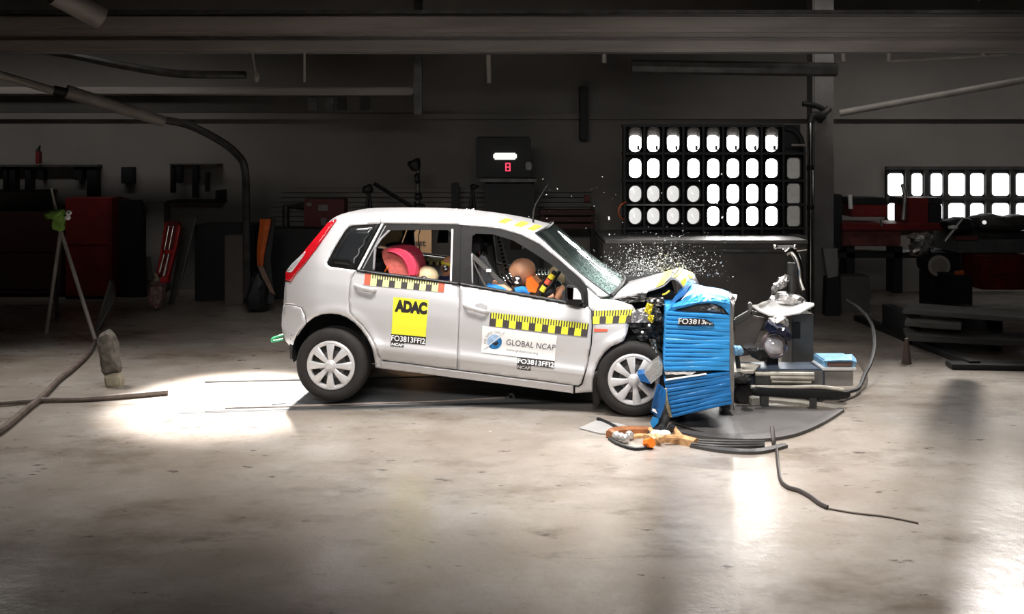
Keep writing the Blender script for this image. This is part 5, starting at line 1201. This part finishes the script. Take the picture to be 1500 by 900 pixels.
o = MB().path(spline([P(1240, 440, 11.0), P(1262, 455, 10.6), P(1277, 475, 10.0), P(1281, 505, 9.4), P(1276, 530, 9.0), P(1266, 550, 8.8), P(1258, 568, 8.6), P(1244, 574, 8.45), P(1225, 577, 8.3)], 6), .018, 8).build('black_hose', BLK, None, P(1281, 505, 9.4)); tag(o, 'black hose arching down to the beam right of the barrier', 'hose')
# ------------------------------------------------------------------ track plates let into the floor
tk = struct('trim_3', MB().prism([G(x, y) + Vector((0, 0, .001)) for x, y in ((262, 563), (1085, 543), (1085, 588), (262, 606))], (0, 0, .003)), RAIL)
for y0_, y1_ in ((597, 600), (555, 556.5)):
    MB().prism([G(x, y) + Vector((0, 0, .002)) for x, y in ((300, y0_ + 4.5), (1085, y0_ - 14), (1085, y1_ - 14), (300, y1_ + 4.5))], (0, 0, .006)).build('groove_strip', DSTEEL, tk)
# unseen rods added before two floor lamps to cast dark bands on the floor
for lx, ly, tx, ty, zb, lab in ((1.75, 10.5, 1.66, 10.0, 3.86, 'added unseen rod above the barrier that casts a floor shadow band'), (5.63, 11.8, 5.397, 11.36, 3.86, 'added unseen rod at right that casts a floor shadow band')):
    t = thing('shadow_rod', lab, 'stem', (tx, ty, zb)); MB().box((tx - .017, ty - .017, zb), (tx + .017, ty + .017, 4.75)).build('stem', DSTEEL, t)
# ------------------------------------------------------------------ barrier support and loose gear to its right
ps = thing('steel_pedestal', 'grey steel pedestal with a bright buckled tray on top', 'pedestal', (P(1150, 0, 8.9).x, 9.1, 0))
Yp = 8.85
MB().box((P(1160, 0, Yp).x, Yp, 0), (P(1192, 0, Yp).x, Yp + .35, P(0, 460, Yp).z), bev=.01).build('column', mat('grey_pedestal', (.13, .125, .12), .5, .2, .3, 6), ps)
MB().box((P(1159.5, 0, Yp).x, Yp - .01, P(0, 496, Yp).z), (P(1172, 0, Yp).x, Yp, P(0, 473, Yp).z)).build('cover_plate', BLK, ps)
mb = MB(); rows = []
for a_, b_, e in (((1100, 447), (1118, 442), 0), ((1112, 455), (1130, 439), 0), ((1126, 461), (1150, 438.5), 0), ((1144, 463), (1170, 440), 0), ((1172, 458), (1180, 443), 0), ((1193, 446), (1192, 444), 0)):
    n0 = P(*a_, 8.55); f0 = P(*b_, 9.05); f0.z = n0.z + .02; t = (f0.z - CH); Yf = (HZ - b_[1]) and (n0.z + .015 - CH) * F / (HZ - b_[1]); f0 = P(*b_, min(max(Yf, 8.6), 9.4)); rows.append([n0, n0.lerp(f0, .5) + Vector((0, 0, -.012)), f0])
mb.slab(rows, (0, 0, -.012)); mb.build('tray', mat('bright_aluminium', (.82, .81, .79), .35, .2, .1, 20), ps)
leanbox('bracket', [(1097, 444), (1102, 444), (1103, 462), (1099, 464)], 8.5, .06, STEEL, ps); leanbox('strut', [(1076, 468), (1098, 455), (1112, 458), (1078, 478)], 8.5, .05, DSTEEL, ps)
leanbox('side_plate', [(1078, 474), (1098, 462), (1122, 466), (1100, 520), (1078, 524)], 8.75, .05, mat('brown_steel', (.12, .105, .095), .5, .3), ps)
ln = thing('gas_fitting', 'upright chrome fitting with a curved neck behind the bright tray', 'fitting', P(1165, 440, 9.2)); Yl = 9.25
MB().path(spline([P(1150, 370.5, Yl), P(1158, 367, Yl), P(1166, 376, Yl), P(1171, 392, Yl), P(1173, 410, Yl), P(1178, 424, Yl)], 6), [.04 - .012 * i / 30 for i in range(31)], 10).build('neck', CHROME, ln)
MB().path([P(1160, 385, Yl), P(1159, 440, Yl)], .045, 10).build('tube', DSTEEL, ln); MB().path([P(1151, 369, Yl), P(1181, 365, Yl)], .016, 8).build('lever', CHROME, ln); lump('crumpled_foil', [(1134, 416), (1148, 404), (1156, 406), (1152, 418), (1140, 424), (1130, 430)], Yl - .05, .12, FOIL, ln, 13); lump('base_clump', [(1130, 436), (1140, 428), (1165, 430), (1180, 438), (1176, 446), (1130, 446)], Yl - .08, .25, FOIL, ln, 14)
for x in (1136, 1164): MB().ball(P(x, 362, Yl), .025, n=10).build('knob', CHROME, ln)
MB().tube(P(1136, 362, Yl), P(1164, 362, Yl), .018, 8).build('cross_pipe', STEEL, ln)
fl = thing('round_lamp', 'round chrome-rimmed lamp with black crumpled hood below the bright tray', 'lamp', (P(1134, 0, 8.6).x, 8.6, .3)); c_ = P(1134, 506, 8.5)
MB().lathe([(0, .06), (.05, .03), (.075, .01), (.085, -.01), (.10, -.02), (.115, -.005), (.118, .02), (.10, .12), (.06, .2), (0, .22)], c_, (.1, 1, -.15), 32, None).build('housing', mat('brown_chrome', (.30, .25, .25), .2, .7, .2), fl)
MB().lathe([(0, -.03), (.035, -.026), (.06, -.012), (.078, .006), (0, .02)], c_ + Vector((.0, 0, 0)), (.1, 1, -.15), 28).build('lens', mat('frosted_lens', (.88, .84, .86), .15, .2, .3, 12), fl)
lump('hood', [(1120, 482), (1124, 472), (1138, 474), (1152, 480), (1158, 492), (1153, 500), (1140, 490), (1128, 488)], 8.45, .2, mat('dark_blue_black', (.018, .02, .045), .3, .2, .4, 30), fl, 15, .015)
lump('crushed_foil', [(1124, 470), (1136, 463), (1152, 466), (1154, 478), (1140, 482), (1128, 478)], 8.5, .15, FOIL, fl, 16, .015)
lump('mount', [(1088, 508), (1104, 504), (1120, 510), (1124, 526), (1106, 526), (1094, 516)], 8.5, .2, BLACKPL, fl, 17, .012); MB().box((c_.x - .05, c_.y + .05, .28), (c_.x + .05, c_.y + .15, c_.z)).build('stem', BLACKPL, fl)
sbm = thing('support_beam', 'low slate steel beam with a light blue end box right of the barrier', 'beam', (P(1160, 0, 8.5).x, 8.5, 0)); Yb = 8.35
def bb(name, x0_, x1_, y0_, y1_, Y, d, m, bev=.006): a = P(x0_, y1_, Y); b = P(x1_, y0_, Y); return MB().box((a.x, Y, a.z), (b.x, Y + d, b.z), bev=bev).build(name, m, sbm)
bb('beam', 1074, 1208, 541, 566, Yb, .28, SLATE); bb('web_plate', 1130, 1206, 543, 565, Yb - .012, .012, mat('grey_web', (.2, .195, .19), .5, .3, .3))
bb('end_box', 1207, 1254, 528, 543, Yb, .3, LBLUE, .012); bb('end_skirt', 1207, 1250, 543, 566, Yb + .02, .26, mat('pale_skirt', (.34, .32, .30), .6)); bb('box_window', 1212, 1249, 531, 538, Yb - .006, .01, mat('brown_window', (.20, .12, .10), .5)); bb('box_rim', 1205, 1255, 539, 543.5, Yb - .02, .3, WHTV); 
mb = MB(); mb.slab([[P(1207, 523, Yb + .1), P(1230, 520, Yb + .1), P(1248, 519, Yb + .1), P(1254, 526, Yb + .1)], [P(1208, 529, Yb - .02), P(1230, 528, Yb - .02), P(1248, 528, Yb - .02), P(1255, 531, Yb - .02)]], (0, .01, -.01)); mb.build('torn_lid', LBLUE, sbm)
mb = MB(); mb.slab([[P(1072, 545, Yb - .1), P(1096, 544, Yb - .1), P(1104, 544, Yb - .1)], [P(1073, 533, Yb + .1), P(1098, 532.5, Yb + .1), P(1114, 534, Yb + .1)]], (0, 0, -.02)); mb.build('white_plate', CREAMP, sbm)
for y0_, x0_, x1_, r in ((548, 1106, 1192, .02), (553, 1128, 1192, .022), (559, 1130, 1188, .014)): MB().tube(P(x0_, y0_, Yb - .05), P(x1_, y0_ + 1, Yb - .05), r, 8).build('tube', CREAMP, sbm)
bb('clamp', 1106, 1128, 545, 564, Yb - .06, .06, DSTEEL); bb('foot', 1080, 1100, 567, 593, Yb, .2, DSTEEL); bb('foot', 1198, 1206, 566, 590, Yb, .2, DSTEEL)
MB().lathe([(0, -.03), (.07, -.03), (.085, -.01), (.085, .03), (0, .03)], P(1090, 578, Yb - .05), (0, 1, 0), 20).build('caster_wheel', RUBBER, sbm)
lump('cable_clump', [(1072, 548), (1086, 544), (1098, 550), (1096, 560), (1076, 560)], Yb - .08, .1, DSTEEL, sbm, 18, .012); lump('blue_scrap', [(1074, 508), (1084, 506), (1090, 516), (1084, 520), (1074, 520)], Yb - .1, .08, LBLUE, sbm, 19, .006)
MB().tube(P(1079, 514, Yb - .06), P(1082, 540, Yb - .06), .02, 8).build('scrap_stem', DSTEEL, sbm)
bb('white_block', 1102, 1114, 585, 596, Yb - .2, .12, CREAMP)
fb = thing('rubber_bar', 'long black rubber bar lying in front of the low slate beam', 'bar', P(1170, 580, 8.1)); Yf = 8.12
MB().path(spline([P(1102, 572, Yf), P(1130, 574, Yf), P(1180, 577, Yf), P(1225, 579, Yf), P(1245, 578, Yf)], 5), [.03] + [.045] * 15 + [.04, .04, .035, .03, .02], 8, flat=(.6, 1)).build('bar', BLK, fb); MB().path(spline([P(1100, 567, Yf), P(1150, 568, Yf), P(1200, 567, Yf), P(1235, 572, Yf)], 5), .016, 6).build('cream_strip', CREAMP, fb); MB().path(spline([P(1120, 585, Yf), P(1165, 589, Yf), P(1210, 596, Yf), P(1240, 600, Yf)], 5), .03, 6, flat=(.6, 1)).build('floor_strip', CREAMP, fb)
for x in (1120, 1190): MB().box((P(x, 0, Yf).x - .03, Yf - .02, 0), (P(x, 0, Yf).x + .03, Yf + .05, P(0, 580, Yf).z)).build('foot', DSTEEL, fb)
# ------------------------------------------------------------------ right background
gp = thing('grey_post', 'short pale post standing right of the column', 'post', (P(1217, 0, 12.6).x, 12.6, 0)); leanbox('post', [(1206, 364), (1227, 364), (1228, 405), (1213, 408)], 12.6, .12, mat('post_grey', (.2, .2, .2), .5), gp); leanbox('base', [(1211, 405), (1229, 405), (1231, 463), (1209, 463)], 12.62, .15, BLK, gp)
rm_ = thing('red_machine', 'dark red workshop machine in front of the daylit window', 'machine', (P(1290, 0, 13.6).x, 13.9, 0))
def rb(name, x0_, x1_, y0_, y1_, m, dy=0, d=.5, bev=.012): return bx(name, rm_, m, x0_, x1_, y0_, y1_, 13.6 + dy, d, bev)
rb('table', 1234, 1400, 328, 338, DKRED, 0, .7); rb('apron', 1234, 1320, 338, 361, mat('worn_red_paint', (.13, .035, .03), .6, 0, .5, 9), .05); rb('upper_bed', 1247, 1300, 300, 318, DKRED, .2); rb('head', 1330, 1360, 290, 330, DKRED, .15); rb('slide', 1245, 1298, 290, 300, BLK, .2); rb('carriage', 1322, 1380, 290, 300, BLK, .25); rb('stand', 1205, 1234, 285, 365, BLK, .1); rb('stand', 1360, 1380, 300, 330, BLK, .2)
MB().tube(P(1245, 286, 13.55), P(1246, 306, 13.55), .03, 8).build('handle', WHTV, rm_); MB().tube(P(1290, 322, 13.55), P(1291, 331, 13.55), .02, 6).build('handle', STEEL, rm_); MB().path([P(1322, 270, 13.6), P(1326, 285, 13.6), P(1323, 322, 13.6)], .03, 8).build('spindle', STEEL, rm_)
for x0_ in (1240, 1310): bx('leg', rm_, BLK, x0_, x0_ + 12, 361, 430, 13.7, .3)
bx('tray', rm_, BLK, 1205, 1400, 370, 378, 13.7, .4)
wb = thing('workbench', 'grey workbench with a clutter of black parts at the right edge', 'workbench', (P(1450, 0, 13.4).x, 13.7, 0)); bx('top', wb, mat('bench_grey', (.10, .105, .105), .5, 0, .3, 3), 1403, 1560, 352, 371, 13.4, .8, .01); bx('shelf', wb, DSTEEL, 1395, 1560, 338, 352, 13.6, .6); bx('red_strip', wb, mat('worn_red_strip', (.16, .05, .04), .6), 1400, 1432, 346, 352, 13.38, .1)
for x0_ in (1398, 1540): bx('leg', wb, BLK, x0_, x0_ + 10, 371, 437, 13.5, .4)
lump('black_part', [(1378, 326), (1395, 318), (1420, 320), (1424, 340), (1390, 342)], 13.5, .4, BLK, wb, 21); lump('black_part', [(1420, 318), (1440, 312), (1470, 316), (1500, 314), (1510, 335), (1430, 338)], 13.6, .4, DSTEEL, wb, 22)
MB().tube(P(1384, 354, 13.3), P(1411, 319, 13.3), .025, 8).build('bright_rod', STEEL, wb); MB().ball(P(1442, 326, 13.3), .028, n=10).build('small_lamp', LENSR, wb); lump('white_part', [(1389, 331), (1402, 330), (1402, 336), (1390, 336)], 13.3, .1, WHTV, wb, 23, .006)
fo = lump('foil_clump', [(1330, 346), (1345, 340), (1360, 341), (1366, 355), (1362, 370), (1345, 374), (1331, 372), (1336, 358)], 13.2, .3, FOIL, None, 24, .025)
fo.location = (0, 0, 0); tag(fo, 'crumpled foil clump hanging under the red machine', 'foil')
dm = thing('rolled_drum', 'dark drum on its side with a pale round end below the foil', 'drum', P(1376, 405, 13)); MB().lathe([(0, .0), (.125, 0), (.14, -.02), (.145, 0), (.145, .5), (0, .5)], P(1376, 390, 12.9), (.1, 1, 0), 28).build('drum', BLK, dm); MB().lathe([(0, 0), (.12, 0), (.12, .01), (0, .01)], P(1376, 390, 12.86), (.1, 1, 0), 28).build('end_cap', mat('drum_end', (.22, .20, .18), .6), dm)
MB().lathe([(.1, 0), (.14, 0), (.14, .02), (.1, .02)], P(1376, 390, 12.85), (.1, 1, 0), 28).build('rim', mat('drum_rim', (.32, .29, .26), .6), dm); MB().box((P(1360, 0, 13).x, 12.95, 0), (P(1392, 0, 13).x, 13.3, P(0, 400, 13).z)).build('stand', BLK, dm)
rcx = thing('red_crate', 'red metal crate under the workbench at the right edge', 'crate', (P(1470, 0, 13).x, 13.2, 0)); bx('crate', rcx, mat('crate_red', (.15, .008, .012), .5, 0, .4, 6), 1438, 1520, 377, 425, 13.0, .6, .012); bx('rib', rcx, DKRED, 1440, 1518, 398, 402, 12.98, .02)
lump('tan_part', [(1398, 398), (1410, 396), (1412, 405), (1400, 405.5)], 12.6, .1, ORPAINT, None, 25, .006); o = [k for k in COL.objects if k.name.startswith('tan_part')][0]; o.name = 'orange_fitting'; tag(o, 'small orange fitting between drum and red crate', 'fitting')
boxthing('dark_crate', 'black crate on the floor between drum and red crate', 'crate', BLK, 1396, 1425, 405, 452, 12.4, .5, floor=True)
boxthing('grey_box', 'dull grey box on the floor right of the pale post', 'box', mat('box_grey', (.09, .088, .085), .6), 1232, 1275, 405, 428, 12.9, .3, floor=True)
# stack of dark planks and beams on the floor at right
def plank(lab, a, b, wd, th, z, m=DKWOOD, g='planks stacked on the floor at right'):
    A, B = G(*a, z), G(*b, z); t = (B - A).normalized(); s = Vector((-t.y, t.x, 0)) * wd; up = Vector((0, 0, th))
    mb = MB(); mb.hexa([A, B, B + s, A + s, A + up, B + up, B + s + up, A + s + up]); bmesh.ops.bevel(mb.bm, geom=list(mb.bm.edges), offset=.008, segments=2, affect='EDGES'); o = mb.build('plank', m, None, (A + B) / 2); tag(o, lab, 'plank', g)
plank('lowest dark plank lying nearest on the floor at right', (1330, 500), (1560, 512), .5, .06, .12)
plank('top grey plank of the stack at right', (1322, 460), (1560, 478), .55, .05, .33, mat('grey_plank', (.12, .115, .11), .6, 0, .3, 3))
plank('short middle plank of the stack at right', (1325, 478), (1408, 484), .4, .05, .24, mat('grey_plank_2', (.10, .097, .09), .6, 0, .3, 3))
for x in (1340, 1460): o = MB().box((G(x, 505).x - .06, G(x, 500).y - .2, 0), (G(x, 505).x + .06, G(x, 500).y + .6, .32)).build('timber_block', BLK, None, (G(x, 505).x, G(x, 500).y, 0)); tag(o, 'dark timber block under the ' + ('left' if x == 1340 else 'right') + ' end of the planks', 'block')
plank('long dark rail running diagonally to the right foreground', (1250, 470), (1420, 540), .12, .07, .0, BLACKPL, 'dark rails on the floor at right'); plank('dark flat rail at the right edge of the floor', (1395, 542), (1560, 545), .2, .05, .0, BLACKPL, 'dark rails on the floor at right')
cnm = MB().lathe([(.05, 0), (.018, .25), (0, .26)], G(1328, 533), (0, 0, 1), 14).build('marker_cone', mat('cone_brown', (.09, .06, .05), .6), None, G(1328, 533)); tag(cnm, 'small dark marker cone on the floor at right', 'cone')
# ------------------------------------------------------------------ centre background
ct = thing('control_cabinet', 'black control cabinet with a white tube lamp and red display behind the car', 'control cabinet', (P(742, 0, 13.6).x, 13.8, 0))
bx('upper_case', ct, BLK, 697, 778, 200, 262, 13.6, .5, .02); bx('shelf', ct, DSTEEL, 703, 786, 262, 267, 13.5, .6); bx('lower_case', ct, BLK, 710, 783, 267, 420, 13.65, .45, .01, 0.0)
bx('lamp_tube', ct, TUBE, 722.5, 757, 224, 234, 13.56, .05, .02); dsp = bx('display', ct, BLK, 739, 749, 237, 252.5, 13.57, .04); bx('can', ct, mat('grey_can', (.2, .2, .19), .4), 770, 779, 237.5, 249.5, 13.52, .08, .015)
mb = MB(); Yd = 13.565
for (xa, ya, xb, yb) in ((741, 238.7, 747, 240.3), (741, 244, 747, 245.6), (741, 249.4, 747, 251), (740.2, 239, 742, 251), (746, 239, 747.8, 251)):
    a = P(xa, yb, Yd); b = P(xb, ya, Yd); mb.box((a.x, Yd - .006, a.z), (b.x, Yd, b.z))
mb.build('digit', LED, dsp)
fc = thing('red_wall_cabinet', 'red wall cabinet with white labels behind the car roof', 'cabinet', (P(475, 0, 14.6).x, 14.7, P(0, 345, 14.6).z)); bx('body', fc, mat('cabinet_red', (.12, .012, .014), .5), 445, 504, 292, 345, 14.6, .35, .01)
for x0_, x1_, y0_, y1_ in ((449, 456, 297, 302), (466, 480, 300, 309), (470, 478, 320, 330)): bx('label_plate', fc, mat('dim_label', (.22, .2, .19), .6) if x0_ == 449 else bpy.data.materials['dim_label'], x0_, x1_, y0_, y1_, 14.58, .02)
MB().path([P(418, 420, 14.8), P(418, 302, 14.8), P(446, 302, 14.8)], .05, 8).build('pipe', DSTEEL, fc)
def tripod(lab, px, ytop, yfoot, Y, heads, spread=20):
    t = thing('camera_tripod', lab, 'tripod', (P(px, 0, Y).x, Y, 0)); ap_ = P(px, ytop, Y)
    for dx, dy in ((-spread, 0), (spread, 0), (2, .5)): f_ = P(px + dx * 2.2, 0, Y); MB().path([ap_, Vector((f_.x, Y + dy, 0))], .022, 6).build('leg', BLK, t)
    for h in heads: lump('camera_body', h, Y - .02, .15, BLK, t, 30, .006)
    return t
tripod('black tripod left of the boom behind the car roof', 540, 276, 0, 13.3, [[(531, 274), (544, 270), (546, 282), (532, 283)]], 9)
t = tripod('black camera tripod with stacked cameras at the boom end', 612, 300, 0, 13.7, [[(596, 238), (606, 234), (614, 232), (615, 248), (604, 250)], [(607, 256), (614, 254), (615, 268), (608, 268)], [(608, 283), (617, 283), (618, 292), (608, 293)], [(606, 297), (622, 300), (623, 307), (607, 308)]], 8)
MB().path([P(612, 232, 13.7), P(612, 300, 13.7)], .03, 6).build('mast', DSTEEL, t); MB().path([P(548, 269, 13.8), P(608, 306, 13.7)], .03, 6).build('boom', BLK, t)
tripod('small black tripod left of the control cabinet', 692, 272, 0, 13.9, [[(687, 272), (694, 270), (702, 273), (694, 278)]], 7)
boxthing('black_post', 'pair of black uprights left of the small tripod', 'post', BLK, 661, 672, 268, 345, 14.4, .15, floor=True)
cbd = thing('cardboard_sheet', 'tan cardboard sheet standing behind the car, seen through its far windows', 'cardboard', (P(590, 0, 11).x, 11, 0)); Yk = 11.0
MB().box((P(556, 0, Yk).x, Yk, 0), (P(632, 0, Yk).x, Yk + .03, P(0, 326, Yk).z)).build('sheet', CARD, cbd)
mb = MB(); q = bil([P(600, 352, Yk - .004), P(624, 352.5, Yk - .004), P(624, 361, Yk - .004), P(600, 360.5, Yk - .004)]); lettering(mb, 'test', q, mat('brown_ink', (.07, .045, .03), .8), .03); mb.build('lettering', None, cbd)
rr_ = thing('red_rack', 'dark red rack low behind the windscreen', 'rack', (P(830, 0, 14.2).x, 14.3, 0))
for y in (308, 318, 328): bx('slat', rr_, mat('rack_red', (.05, .008, .008), .6) if y == 308 else bpy.data.materials['rack_red'], 790, 872, y, y + 7, 14.2, .3)
for x in (792, 866): bx('post', rr_, BLK, x, x + 5, 304, 430, 14.25, .2, 0, 0.0)
gb = boxthing('red_button_box', 'tiny red alarm box on the wall right of the cabinet', 'alarm box', DKRED, 856, 864, 286, 296, 14.85, .12)
